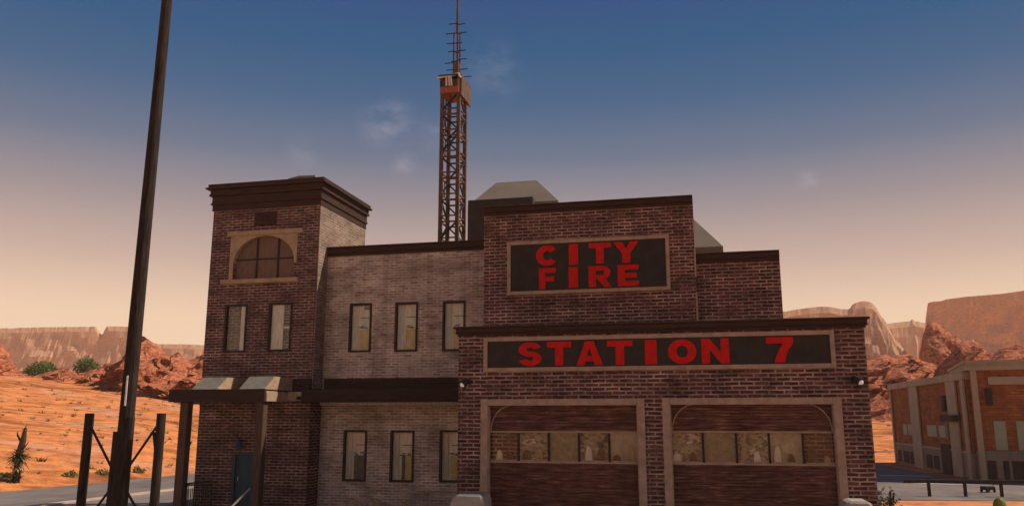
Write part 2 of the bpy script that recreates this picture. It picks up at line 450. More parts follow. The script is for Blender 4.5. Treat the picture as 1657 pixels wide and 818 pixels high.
# plaque above it
pu0, pu1, pz0, pz1 = rect(413, 343, 447, 364, V3)
pl = MB().box(pu0, pu1, V3 - 0.05, V3 - 0.003, pz0, pz1).build('plaque', M['cornice'], station, bevel=0.01)
pm = (pu0 + pu1) / 2; pzm = (pz0 + pz1) / 2
em = MB()
em.box(pm - 0.13, pm + 0.13, V3 - 0.075, V3 - 0.052, pzm + 0.07, pzm + 0.11); em.box(pm - 0.13, pm + 0.13, V3 - 0.075, V3 - 0.052, pzm - 0.11, pzm - 0.07)
em.box(pm - 0.13, pm - 0.09, V3 - 0.075, V3 - 0.052, pzm - 0.07, pzm + 0.07); em.box(pm + 0.09, pm + 0.13, V3 - 0.075, V3 - 0.052, pzm - 0.07, pzm + 0.07)
em.build('emblem', M['iron'], pl)

# entrance door of the tower
du0, du1, dz0, dz1 = tower_door
dr = MB().box(du0 + 0.09, du1 - 0.09, V3 + 0.10, V3 + 0.15, dz0, dz1 - 0.09).build('entrance_door', M['teal'], station)
pn = MB()
dw = (du1 - du0 - 0.18)
for (a, b_) in ((0.12, 0.46), (0.54, 0.88)):
    for (c, d) in ((0.08, 0.42), (0.5, 0.93)):
        pn.box(du0 + 0.09 + dw * a, du0 + 0.09 + dw * b_, V3 + 0.085, V3 + 0.098, dz0 + 2 * c, dz0 + 2 * d)
pn.build('door_panel', M['teal'], dr)
MB().tube((du0 + 0.2, V3 + 0.06, dz0 + 1), (du0 + 0.2, V3 + 0.06, dz0 + 1.15), 0.02).build('handle', M['galv'], dr)
fm = MB(); fm.box(du0, du0 + 0.088, V3 - 0.02, V3 + 0.2, dz0, dz1 - 0.088); fm.box(du1 - 0.088, du1, V3 - 0.02, V3 + 0.2, dz0, dz1 - 0.088); fm.box(du0, du1, V3 - 0.02, V3 + 0.2, dz1 - 0.086, dz1)
fm.build('door_frame', M['teal'], station)
lu0, lu1, lz0, lz1 = rect(384, 709, 401, 724, V3)
lm = MB().tube(((lu0 + lu1) / 2, V3 - 0.02, lz1 - 0.05), ((lu0 + lu1) / 2, V3 - 0.25, lz1 - 0.02), 0.03)
lm.tube(((lu0 + lu1) / 2, V3 - 0.25, lz1), ((lu0 + lu1) / 2, V3 - 0.25, lz0), 0.05, 0.17, 12)
lm.build('porch_lamp', M['blue'], station)

# ---- pale wing
wu0 = tu1 + 0.03; wu1 = on_plane(783, 450, V2 + 0.1)[0] + 0.6
wz = on_plane(650, 410, V4)[1]
up = [(565, 490.5, 601, 569.5), (639, 488.5, 676, 568.5), (716, 486.5, 753, 567.5)]
lo = [(555, 695, 593, 778), (631, 695.5, 670, 779.5), (711, 695, 750, 780)]
holes = [rect(*w, V4) for w in up + lo]
wing_end = max(wu1, holes[2][1] + 0.5, holes[5][1] + .5)
MB().wall(wu0, wing_end, 0, wz, V4, V4 + 0.3, holes).build('wing_wall', M['brick_light'], station)
MB().box(wu0, wing_end, V4 + 0.3, 38, 0, wz - 0.05).build('wing_core', M['brick_light'], station)
for k, w in enumerate(up): add_window(w, V4, k)
for k, w in enumerate(lo): add_window(w, V4, 3 + k)
cz1 = on_plane(650, 394, V4 - 0.1)[1]
cornice(wu0 + 0.0, wing_end, V4, V4 + 0.4, wz + 0.0, cz1, [(0.3, 0.05), (0.42, 0.13), (0.85, 0.10), (1.0, 0.16)], left=False, right=False)
# dark two-step string course between the storeys
f_l = on_plane(741, 600, V1)[0]             # left end of garage block
ub = on_plane(478, 640, V3 - 0.6)[0]
sc_ = MB()
sc_.box(ub, f_l + 2.0, V3 - 0.55, V4 - 0.002, on_plane(600, 649, V3 - .55)[1], on_plane(600, 628.5, V3 - .55)[1] - 0.0)
sc_.box(ub + 0.05, f_l + 2.0, V3 - 0.62, V3 - 0.552, on_plane(600, 646, V3 - .6)[1], on_plane(600, 640, V3 - .6)[1])
sc_.build('canopy_band', M['cornice'], station)
sc2 = MB()
zt = on_plane(600, 611, V3 - .1)[1]; zb = on_plane(600, 628, V3 - .1)[1] - 0.03
sc2.box(on_plane(464, 620, V3 - 0.1)[0], tu1 - 0.002, V3 - 0.18, V3 - 0.003, zb, zt)
sc2.box(wu0 + 0.14, f_l + 2.0, V4 - 0.16, V4 - 0.003, zb, zt + 0.03)
sc2.build('string_course', M['cornice'], station)
sc3 = MB().box(tu0 + 0.05, f_l + 2.0, V4 - 0.05, V4 - 0.004, on_plane(600, 655, V4)[1], on_plane(600, 649.5, V4)[1])
sc3.build('soffit_trim', M['curtain'], station)

# ---- porch
VP = 25.8
pu0, pu1, pz0, pz1 = rect(273, 629, 428, 649.5, VP)
MB().box(pu0, pu1, VP, VP + 0.12, pz0, pz1).build('porch_fascia', M['cornice'], station, bevel=0.006)
pr = MB().box(pu0 + 0.02, pu1 - 0.02, VP + 0.122, V3 - 0.62, pz0 + 0.06, pz1 - 0.06)
pr.box(pu0 + 0.02, tu1 - 0.1, V3 - 0.62, V3 - 0.003, pz0 + 0.06, pz1 - 0.06)
pr.build('porch_roof', M['tan'], station)
MB().box(pu1 - 0.018, pu1 + 0.015, VP + 0.122, V3 - 0.63, pz0 + 0.02, pz1 - 0.12).build('porch_side_fascia', M['tan'], station)
for (a, b_, yt) in ((309, 349, 610), (386, 427, 608.5)):
    ua = on_plane(a, 628, VP)[0]; ub2 = on_plane(b_, 628, VP)[0]
    zt2 = on_plane((a + b_) / 2 + 16, yt, VP + 0.65)[1]
    zb2 = pz1 - 0.01
    s = MB()
    i0 = [(ua, VP + 0.03, zb2), (ub2, VP + 0.03, zb2), (ub2, VP + 0.68, zt2), (ua, VP + 0.68, zt2)]
    s.face(i0)
    hood = s
    hood.face([(ua, VP + 0.68, zt2), (ub2, VP + 0.68, zt2), (ub2, V3 - 0.2, zt2), (ua, V3 - 0.2, zt2)])
    hood.face([(ua, V3 - 0.2, zb2), (ua, V3 - 0.2, zt2), (ub2, V3 - 0.2, zt2), (ub2, V3 - 0.2, zb2)])
    ho = hood.build('roof_hood', M['grey_sheet'], station)
    sd = MB()
    for (uu, w) in ((ua, -0.004), (ub2, 0.004)):
        pts = [(uu + w, VP + 0.03, zb2), (uu + w, V3 - 0.2, zb2), (uu + w, V3 - 0.2, zt2), (uu + w, VP + 0.68, zt2)]
        sd.face(pts if w > 0 else pts[::-1])
    sd.build('hood_side', M['tan'], ho)
# porch posts, floor and railings
post_us = []
for (xa, xb) in ((286.5, 299.5), (411, 423)):
    ua = on_plane(xa, 700, VP + 0.1)[0]; ub2 = on_plane(xb, 700, VP + 0.1)[0]
    post_us.append((ua + ub2) / 2)
    MB().box(ua, ub2, VP + 0.15, VP + 0.15 + (ub2 - ua), 0.3, pz0 + 0.06).build('porch_post', M['post'], station, bevel=0.015)
MB().box(pu0 - 0.1, tu1 + 0.4, VP - 0.1, V3 - 0.003, 0, 0.34).build('porch_floor', M['floor'], station)
def picket_rail(p0, p1, z0, z1, name='railing'):
    p0, p1 = Vector(p0), Vector(p1)
    L = (p1 - p0).length; n = max(2, int(L / 0.11))
    mb = MB()
    for k in range(n + 1):
        p = p0.lerp(p1, k / n)
        mb.tube((p.x, p.y, z0), (p.x, p.y, z1 + 0.03), 0.013, n=5)
    mb.tube((p0.x, p0.y, z1), (p1.x, p1.y, z1), 0.025, n=6); mb.tube((p0.x, p0.y, z0 + 0.12), (p1.x, p1.y, z0 + 0.12), 0.02, n=6)
    return mb.build(name, M['iron'], station)
rz1 = on_plane(320, 785, VP)[1]
picket_rail((post_us[0] + 0.1, VP + 0.25, 0), (post_us[0] + 1.25, VP + 0.25, 0), 0.34, rz1)
picket_rail((post_us[0], VP + 0.35, 0), (post_us[0], V3 - 0.05, 0), 0.34, rz1)
rl = picket_rail((post_us[1] + 0.15, VP + 0.25, 0), (post_us[1] + 0.9, VP + 0.25, 0), 0.34, rz1)
rl.data.materials[0] = M['post']
MB().tube((post_us[1] - 0.1, VP - 0.0, rz1 - 0.05), (post_us[1] - 0.55, VP - 0.9, 0.45), 0.035).build('handrail', M['tan'], station)
sp = MB()
for k in range(2): sp.box(post_us[1] - 1.6, post_us[1] - 0.2, VP - 0.1 - 0.3 * (k + 1), VP - 0.102 - 0.3 * k, 0, 0.34 - 0.11 * (k + 1))
sp.build('steps', M['concrete'], station)

# ---- central block with the upper sign
cu0 = on_plane(783, 420, V2)[0]; cu1 = on_plane(1124, 400, V2)[0]
cz0 = on_plane(950, 340.5, V2)[1]; cz1c = on_plane(950, 324.5, V2 - 0.15)[1]
MB().box(cu0, cu1, V2, 36, 0, cz0).build('central_wall', M['brick_dark'], station)
cornice(cu0, cu1, V2, V2 + 0.5, cz0, cz1c, [(0.3, 0.05), (0.45, 0.12), (0.85, 0.09), (1.0, 0.15)], left=False, right=False)
ru1 = on_plane(1264, 460, V2 + 0.4)[0]
rz0 = on_plane(1195, 423.5, V2 + .4)[1]; rz1b = on_plane(1195, 406.5, V2 + 0.3)[1]
MB().box(cu1 + 0.001, ru1, V2 + 0.4, 36, 0, rz0).build('right_wall', M['brick_dark'], station)
cornice(cu1 + 0.01, ru1, V2 + 0.4, V2 + 0.9, rz0, rz1b, [(0.3, 0.04), (0.45, 0.1), (0.85, 0.08), (1.0, 0.13)], left=False, right=False)
# quoin line where the two blocks meet
zq = on_plane(1128, 520, V2)[1]; zq1 = on_plane(1125, 335, V2)[1]
z = zq; k = 0
while z < zq1 - 0.5:
    if k % 3 != 2:
        MB().box(cu1 - 0.03, cu1 + 0.02, V2 - 0.012, V2 + 0.05, z, z + 0.43).build('edge_trim', M['tan'], station)
    z += 0.45; k += 1
# penthouse behind the parapet
xu0, xu1, xz0, xz1 = rect(757, 321, 862, 392, 30.5)
xz1 = on_plane(810, 321, 30.5)[1]
MB().box(xu0, xu1, 30.5, 35, wz - 1.5, xz1).build('penthouse', M['roof_dark'], station)
def hip(x0, x1, rx0, rx1, yb, yt, V, D, name='hip_roof'):
    a = on_plane(x0, yb, V); b_ = on_plane(x1, yb, V)
    zb = min(a[1], b_[1]); Vr = V + D * 0.4
    r0 = on_plane(rx0, yt, Vr); r1 = on_plane(rx1, yt, Vr)
    zr = (r0[1] + r1[1]) / 2
    mb = MB()
    A = (a[0], V, zb); B = (b_[0], V, zb); C_ = (b_[0], V + D, zb); D_ = (a[0], V + D, zb)
    E = (r0[0], Vr, zr); G = (r1[0], Vr, zr); E2 = (r0[0], V + D * 0.6, zr); G2 = (r1[0], V + D * 0.6, zr)
    mb.face([A, B, G, E]); mb.face([B, C_, G2, G]); mb.face([C_, D_, E2, G2]); mb.face([D_, A, E, E2]); mb.face([E, G, G2, E2])
    # vertical curb
    for p, q_ in ((A, B), (B, C_), (C_, D_), (D_, A)):
        mb.face([(p[0], p[1], zb - 1.6), (q_[0], q_[1], zb - 1.6), q_, p])
    return mb.build(name, M['grey_roof'], station)
hip(757, 903, 803, 868, 324, 293.5, 30.9, 4.5)
hip(985, 1170, 1035, 1112, 398, 347, 29.0, 5.0)

# ---- front garage block
gu0 = on_plane(741.5, 650, V1)[0]; gu1 = on_plane(1408, 650, V1)[0]
gz0 = on_plane(1090, 536, V1)[1]; gz1 = on_plane(1090, 519, V1 - 0.15)[1]
D1 = (788, 654, 1034, 900); D2 = (1084, 652.5, 1355, 900)
d1, d2 = rect(788, 654, 1034, 760, V1), rect(1084, 652.5, 1354, 760, V1)
d1 = (d1[0], d1[1], 0, d1[3]); d2 = (d2[0], d2[1], 0, d2[3])
MB().wall(gu0, gu1, 0, gz0, V1, V1 + 0.35, [d1, d2]).build('garage_wall', M['brick_dark'], station)
gb2 = MB().box(gu0, gu1, V1 + 1.2, V2 - 0.003, 0, gz0 - 0.05)
gb2.box(gu0, gu0 + 0.3, V1 + 0.35, V1 + 1.2, 0, gz0 - 0.05).box(gu1 - 0.3, gu1, V1 + 0.35, V1 + 1.2, 0, gz0 - 0.05)
gb2.box(gu0 + .3, gu1 - .3, V1 + 0.35, V1 + 1.2, gz0 - 0.3, gz0 - 0.05)
gb2.build('garage_core', M['brick_dark'], station)
cornice(gu0, gu1, V1, V1 + 0.5, gz0, gz1, [(0.25, 0.04), (0.35, 0.10), (0.8, 0.08), (1.0, 0.14)])
def garage_bay(h, xs, yt, yb, kinds, arcs):
    a, b_, _, zt = h
    t = 0.17
    fr = MB()
    fr.box(a - 0.17, a + 0.03, V1 - 0.06, V1 - 0.003, 0, zt + 0.16); fr.box(b_ - 0.03, b_ + 0.17, V1 - 0.06, V1 - 0.003, 0, zt + 0.16)
    fr.box(a + 0.032, b_ - 0.032, V1 - 0.055, V1 - 0.003, zt - 0.02, zt + 0.155)
    fr.box(a + 0.002, a + 0.05, V1 + 0.0, V1 + 0.2, 0, zt - 0.03); fr.box(b_ - 0.05, b_ - 0.002, V1 + 0.0, V1 + 0.2, 0, zt - 0.03)
    fr.build('bay_surround', M['tan'], station, bevel=0.01)
    wz1 = on_plane((xs[0] + xs[-1]) / 2, yt, V1 + 0.2)[1]; wz0 = on_plane((xs[0] + xs[-1]) / 2, yb, V1 + 0.2)[1]
    door = MB()
    vd = V1 + 0.22
    for lo_, hi_ in ((0.0, wz0), (wz1, zt)):
        z = lo_
        n = max(1, round((hi_ - lo_) / 0.078)); s_ = (hi_ - lo_) / n
        for k in range(n):
            z = lo_ + k * s_
            # each board: a sloping face with a groove under it
            door.face([(a, vd, z), (b_, vd, z), (b_, vd - 0.018, z + s_ * 0.85), (a, vd - 0.018, z + s_ * 0.85)])
            door.face([(a, vd - 0.018, z + s_ * 0.85), (b_, vd - 0.018, z + s_ * 0.85), (b_, vd, z + s_), (a, vd, z + s_)])
        door.box(a, b_, vd + 0.001, vd + 0.05, lo_, hi_)
    d = door.build('garage_door', M['slats'], station)
    us = [on_plane(x, (yt + yb) / 2, V1 + 0.2)[0] for x in xs]
    rail = MB(); rail.box(a, b_, vd - 0.03, vd + 0.02, wz1 - 0.025, wz1 + 0.02); rail.box(a, b_, vd - 0.03, vd + 0.02, wz0 - 0.03, wz0 + 0.02)
    rail.build('window_rail', M['tan'], d)
    for u in us[1:-1]:
        MB().box(u - 0.028, u + 0.028, vd - 0.028, vd + 0.03, wz0 + 0.02, wz1 - 0.025).build('mullion', M['iron'], d)
    for k in range(5):
        p0, p1 = us[k] + 0.03, us[k + 1] - 0.03
        kd = kinds[k]
        MB().box(p0, p1, vd + 0.0, vd + 0.006, wz0 + 0.02, wz1 - 0.025).build('pane', M['glass_dirty'], d)
        W = p1 - p0; H = wz1 - wz0
        back = {'r': M['brick_dark'], 'b': M['olive_wall'], 'd': M['clutter'], 'c': M['store']}[kd]
        dep = {'r': .13, 'b': .13, 'd': .05, 'c': .13}[kd]
        mb = MB().box(p0 - 0.03, p1 + 0.03, vd + dep, vd + dep + 0.02, wz0 - 0.1, wz1 + 0.1)
        mb.build('inner_panel', M['shadeboard'] if kd == 'd' else back, d)
        if kd != 'd':
            rnd = random.Random(int(p0 * 100))
            for j in range(2):
                x = p0 + W * (0.22 + 0.45 * j + rnd.uniform(-0.1, 0.1)); hh = H * rnd.uniform(0.25, 0.6); ww = W * rnd.uniform(0.10, 0.17)
                cl = MB()
                n1_ = 9
                for i_ in range(n1_ - 1):      # a slumped bag or helmet shape
                    a0, a1 = math.pi * i_ / (n1_ - 1), math.pi * (i_ + 1) / (n1_ - 1)
                    cl.prism([(x, wz0), (x + ww * math.cos(a0), wz0 + hh * math.sin(a0) ** 0.7), (x + ww * math.cos(a1), wz0 + hh * math.sin(a1) ** 0.7)], vd + 0.05, vd + 0.11)
                cl.build('stored_bag', M[('curtain', 'clutter', 'tan')[(k + j) % 3]], d)
        MB().box(p0 + 0.02, p1 - 0.02, vd - 0.012, vd - 0.002, wz0 + 0.022, wz0 + 0.05).build('pane_sill', M['tan'], d)
    # thin curved moulding in the corners
    for side in arcs:
        pts = []
        w_ = (b_ - a) * 0.15; hgt = (zt - wz1) * 0.97
        for k in range(9):
            t_ = k / 8 * math.pi / 2
            xx = w_ * (1 - math.cos(t_)); zz_ = wz1 + 0.02 + hgt * math.sin(t_)
            pts.append(((a + 0.06 + xx) if side < 0 else (b_ - 0.06 - xx), vd - 0.03, zz_))
        mm = MB()
        for k in range(8): mm.tube(pts[k], pts[k + 1], 0.018, n=5)
        mm.build('corner_moulding', M['tan'], d)
    return d
m, nt, b = new_mat('cluttered_store')
tc = nt.nodes.new('ShaderNodeTexCoord')
n = tex_noise(nt, mapped(nt, tc.outputs['Object'], (1.4, 1, 2.2)), 1.5, 5, 0.55)
r = ramp(nt, [(0.36, (0.08, 0.07, 0.05)), (0.44, (0.34, 0.30, 0.20)), (0.50, (0.54, 0.47, 0.35)), (0.54, (0.14, 0.115, 0.08)), (0.60, (0.80, 0.66, 0.56)), (0.70, (0.30, 0.16, 0.12))], n)
nt.links.new(r.outputs[0], b.inputs['Base Color']); b.inputs['Roughness'].default_value = 0.9
M['store'] = m
M['olive_wall'] = rough_mat('olive_wall', (0.52, 0.46, 0.34), 0.4, 3.0, 0.9)
M['tan_plain'] = rough_mat('tan_wall', (0.40, 0.31, 0.22), 0.5, 4.0, 0.9)
M['shadeboard'] = rough_mat('olive_board', (0.30, 0.255, 0.16), 0.35, 9.0, 0.6)
garage_bay(d1, [792, 839, 888, 937, 986, 1033], 698, 747, 'rcdcb', (-1,))
garage_bay(d2, [1086, 1138, 1192, 1245, 1300, 1354], 698, 750, 'cdcbr', (-1, 1))

# ------------------------------------------------------------------ signs
def ring(cx, cy, ro, ri, a0, a1, n=22):
    """pieces of a curved stroke: outer radii ro, inner radii ri, angles in degrees"""
    out = []
    for k in range(n):
        t0, t1 = R(a0 + (a1 - a0) * k / n), R(a0 + (a1 - a0) * (k + 1) / n)
        q_ = [(cx + ro[0] * math.cos(t0), cy + ro[1] * math.sin(t0)), (cx + ro[0] * math.cos(t1), cy + ro[1] * math.sin(t1)),
              (cx + ri[0] * math.cos(t1), cy + ri[1] * math.sin(t1)), (cx + ri[0] * math.cos(t0), cy + ri[1] * math.sin(t0))]
        out.append(q_)
    return out
GLYPHS = {
    'I': [[(0, 0), (1, 0), (1, 1), (0, 1)]],
    'T': [[(.33, 0), (.67, 0), (.67, .76), (.33, .76)], [(0, .76), (1, .76), (1, 1), (0, 1)]],
    'E': [[(0, 0), (.34, 0), (.34, 1), (0, 1)], [(.34, 0), (1, 0), (1, .23), (.34, .23)], [(.34, .39), (.9, .39), (.9, .61), (.34, .61)], [(.34, .77), (1, .77), (1, 1), (.34, 1)]],
    'F': [[(0, 0), (.38, 0), (.38, 1), (0, 1)], [(.38, .36), (.9, .36), (.9, .58), (.38, .58)], [(.38, .76), (1, .76), (1, 1), (.38, 1)]],
    'Y': [[(.34, 0), (.66, 0), (.66, .44), (.34, .44)], [(.34, .44), (.66, .44), (.5, .66)], [(.34, .44), (.5, .66), (.34, 1), (0, 1)], [(.66, .44), (1, 1), (.66, 1), (.5, .66)]],
    'N': [[(0, 0), (.30, 0), (.30, 1), (0, 1)], [(.70, 0), (1, 0), (1, 1), (.70, 1)], [(.30, .56), (.70, 0), (.70, .44), (.30, 1)]],
    'A': [[(0, 0), (.30, 0), (.5, .74), (.5, 1), (.34, 1)], [(1, 0), (.66, 1), (.5, 1), (.5, .74), (.70, 0)], [(.345, .17), (.655, .17), (.60, .37), (.40, .37)]],
    '7': [[(.28, 0), (.66, 0), (.70, .22), (.80, .48), (1, .78), (.64, .76), (.47, .52), (.34, .25)], [(0, .76), (.64, .76), (1, .78), (1, 1), (0, 1)]],
    'O': ring(.5, .5, (.5, .5), (.20, .24), 0, 360, 32),
    'C': ring(.5, .5, (.5, .5), (.19, .23), 38, 322, 28),
    'S': ring(.5, .69, (.5, .31), (.15, .085), 14, 270, 20) + ring(.5, .31, (.5, .31), (.15, .085), 90, -166, 20),
    'R': [[(0, 0), (.32, 0), (.32, 1), (0, 1)], [(.32, .78), (.60, .78), (.60, 1), (.32, 1)], [(.32, .38), (.60, .38), (.60, .58), (.32, .58)],
          [(.38, .38), (.66, 0), (1, 0), (.74, .38)]] + ring(.60, .69, (.36, .31), (.08, .11), -90, 90, 12),
}
def glyph(ch, u0, u1, z0, z1, v, depth, parent):
    mb = MB()
    for poly in GLYPHS[ch]:
        pts = [(u0 + x * (u1 - u0), z0 + y * (z1 - z0)) for x, y in poly]
        area = sum(a[0] * b_[1] - b_[0] * a[1] for a, b_ in zip(pts, pts[1:] + pts[:1]))
        if area < 0: pts = pts[::-1]
        mb.prism(pts, v - depth, v)
    return mb.build('letter', M['red'], parent)

def make_sign(px, V, letters, label):
    u0, u1, z0, z1 = rect(*px, V)
    root = in_station(empty('wall_sign'))
    tag(root, label, 'sign')
    t = 0.11
    MB().box(u0 + t, u1 - t, V - 0.045, V - 0.004, z0 + t, z1 - t).build('sign_panel', M['sign_board'], root)
    f = MB(); f.box(u0, u0 + t, V - 0.10, V - 0.004, z0, z1); f.box(u1 - t, u1, V - 0.10, V - 0.004, z0, z1)
    f.box(u0 + t + .001, u1 - t - .001, V - 0.098, V - 0.004, z0, z0 + t); f.box(u0 + t + .001, u1 - t - .001, V - 0.098, V - 0.004, z1 - t, z1)
    f.build('sign_frame', M['tan'], root, bevel=0.008)
    for ch, x0, y0, x1, y1 in letters:
        a = rect(x0, y0, x1, y1, V)
        pan = (z0 + t, z1 - t); ph = pan[1] - pan[0]          # rows sit level inside the panel
        if len({round(l[2] / 30) for l in letters}) > 1:
            row = (0.525, 0.965) if y0 < 410 else (0.035, 0.475)
        else: row = (0.05, 0.94)
        glyph(ch, a[0], a[1], pan[0] + ph * row[0], pan[0] + ph * row[1], V - 0.046, 0.03, root)
    return root
make_sign((821.5, 386, 1084, 473.5), V2, [
    ('C', 868, 392, 904, 432.5), ('I', 921, 391.5, 936, 430), ('T', 953, 388, 989, 428), ('Y', 993, 386, 1034, 426),
    ('F', 873, 433, 900, 472), ('I', 921, 432, 936, 471), ('R', 953, 430, 990, 470), ('E', 1000, 429, 1034, 468)],
    'upper dark signboard in tan frame with red letters CITY FIRE')
L2 = [('S', 840, 551, 877, 596), ('T', 886, 549, 925, 593.5), ('A', 933, 549, 976, 594), ('T', 983, 548, 1024, 592.5),
      ('I', 1044, 546, 1063, 592), ('O', 1081, 544.5, 1127, 591), ('N', 1135, 544, 1180, 590.5), ('7', 1240, 541, 1284, 590)]
make_sign((783.5, 540, 1351, 598), V1, L2, 'long dark signboard over the garage bays with red letters STATION 7')

# ------------------------------------------------------------------ wall lamps over the bays
def make_lamp(px, py, side, label):
    u, z = on_plane(px, py, V1 - 0.15)
    root = in_station(empty('wall_lamp'))
    tag(root, label, 'lamp', 'lamps on the garage front')
    MB().tube((u - side * 0.0, V1 - 0.002, z + 0.06), (u, V1 - 0.05, z + 0.06), 0.07, n=12).build('mount', M['iron'], root, smooth=False)
    MB().tube((u, V1 - 0.05, z + 0.06), (u - side * 0.03, V1 - 0.2, z + 0.10), 0.02).build('arm', M['iron'], root)
    s = MB().tube((u, V1 - 0.17, z + 0.12), (u + side * 0.13, V1 - 0.30, z - 0.02), 0.045, 0.13, 14)
    s.build('lamp_shade', M['iron'], root)
    bl = MB().tube((u + side * 0.125, V1 - 0.297, z - 0.016), (u + side * 0.16, V1 - 0.34, z - 0.05), 0.075, 0.03, 12)
    bl.build('bulb', M['bulb'], root)
make_lamp(758, 621, -1, 'small dark wall lamp with white bulb left of the first garage bay')
make_lamp(1382, 617, 1, 'small dark wall lamp with white bulb right of the second garage bay')

# ------------------------------------------------------------------ lattice mast behind the wing
VM = 35.0
ma, mb_ = on_plane(713.5, 300, VM)[0], on_plane(740.5, 300, VM)[0]
mast = in_station(empty('radio_mast')); mast.location = Matrix.Rotation(-THETA, 3, 'Z') @ Vector(((ma + mb_) / 2, VM + 0.55, 0))
tag(mast, 'tall rusty lattice radio mast rising behind the pale brick wing', 'mast')
W2 = (mb_ - ma) / 2; Dp = 0.55
zL0 = wz - 0.4; zL1 = on_plane(728, 151, VM)[1]; zT = on_plane(735, 126, VM)[1]
for sx in (-1, 1):
    for sy in (-1, 1):
        MB().tube((sx * W2, sy * Dp, zL0), (sx * W2, sy * Dp, zL1 + (0.6 if sx > 0 else 0)), 0.115, square=True).build('leg', M['rust'], mast)
br = MB()
nb = 9; st = (zL1 - zL0) / nb
cs = [(-W2, -Dp), (W2, -Dp), (W2, Dp), (-W2, Dp)]
for k in range(nb):
    za, zb3 = zL0 + k * st, zL0 + (k + 1) * st
    hz_ = MB()
    for j in range(4):
        p, q_ = cs[j], cs[(j + 1) % 4]
        hz_.tube((p[0], p[1], za), (q_[0], q_[1], za), 0.05, square=True)
        hz_.tube((p[0], p[1], za + 0.28), (q_[0], q_[1], za + 0.28), 0.042, square=True)
        if (k * 7 + j) % 5 == 3: continue
        if (k + j) % 2: p, q_ = q_, p
        br.tube((p[0], p[1], za + 0.25), (q_[0], q_[1], zb3 + 0.02), 0.05, square=True)
        if random.random() < 0.35:
            mx_ = ((p[0] + q_[0]) / 2, (p[1] + q_[1]) / 2)
            br.tube((mx_[0], mx_[1], za + 0.28), (mx_[0], mx_[1], zb3), 0.03, square=True)
    hz_.build('cross_bar', M['rust'], mast)
br.build('diagonal_brace', M['iron'], mast)
# cabin
ca, cb = zL1, zT
cab = MB(); 
cab.box(-W2 - 0.06, W2 + 0.06, -Dp - 0.22, -Dp - 0.15, ca - 0.05, ca + 0.25)
cab.box(-W2 - 0.06, -W2 - 0.06, -Dp - 0.22, Dp, ca + 0.25, cb - 0.12); cab.box(W2 - 0.02, W2 + 0.06, -Dp - 0.22, -Dp - 0.15, ca + 0.25, cb - 0.12)
cab.box(-W2 - 0.06, W2 + 0.06, -Dp - 0.15, Dp, ca - 0.05, ca + 0.02)
cb_o = cab.build('work_cage', M['orange'], mast)
rm = MB(); 
for a, b_ in (((-W2 - 0.13, -Dp - 0.3), (W2 + 0.1, -Dp - 0.3)), ((-W2 - 0.13, -Dp - 0.3), (-W2 - 0.13, Dp)), ((W2 + 0.1, -Dp - 0.3), (W2 + 0.1, Dp * .3))):
    rm.tube((a[0], a[1], cb - 0.05), (b_[0], b_[1], cb + 0.05), 0.06, n=6)
for x in (-0.12, 0.03, 0.14): rm.tube((x, -Dp - 0.3, ca + 0.25), (x * 0.8, -Dp - 0.4, cb - 0.05), 0.045, n=6)
rm.build('white_rim', M['white'], cb_o)
MB().box(-W2, W2, -Dp - 0.12, Dp, ca + 0.1, cb - 0.1).build('cage_core', M['clutter'], cb_o)
MB().box(-W2 - 0.1, W2 + 0.05, -Dp - 0.4, Dp, cb - 0.02, cb + 0.03).build('cage_roof', M['roof_dark'], cb_o)
MB().box(W2 + 0.07, W2 + 0.16, -Dp - 0.1, Dp + 0.4, ca - 0.15, cb + 0.1).build('side_plate', M['rust_pale'], mast)
zc = on_plane(737, 97, VM)[1]; zr_ = on_plane(737, 44, VM)[1]; zz0 = on_plane(738, -35, VM)[1]
MB().tube((0.12, 0, cb), (0.12, 0, zc), 0.22, 0.19, 12).build('mast_drum', M['rust_pale'], mast)
for x in (-0.05, 0.13, 0.26): MB().tube((x, 0.02 * x, zc), (x, 0, zr_), 0.045, 0.035, 8).build('mast_pipe', M['rust'], mast)
MB().tube((0.12, 0, zr_ - 0.05), (0.12, 0, zz0), 0.075, 0.045, 8).build('top_pipe', M['rust_pale'], mast)
for k, (py, xo, ln) in enumerate(((31, -.2, .75), (32, .3, .5), (45, -.45, .7), (47, .42, .55), (62, -.4, .6), (61, .1, .5), (76, -.3, .55), (75, .35, .5), (77, .05, .4), (90, .4, .6), (92, -.15, .5), (93, -.6, .4), (106, -.4, .5), (106, .45, .6), (118, .75, .4))):
    z = on_plane(737, py, VM)[1]
    a = MB().tube((0.12 + xo * .8 - ln * .33, -0.1 + 0.05 * (k % 3), z), (0.12 + xo * .8 + ln * .33, -0.1 + 0.05 * (k % 3), z), 0.026, n=5)
    a.tube((0.12 + xo * .8, -0.1 + 0.05 * (k % 3), z), (0.12, 0, z), 0.02, n=5)
    a.build('aerial_rod', M['iron'], mast)

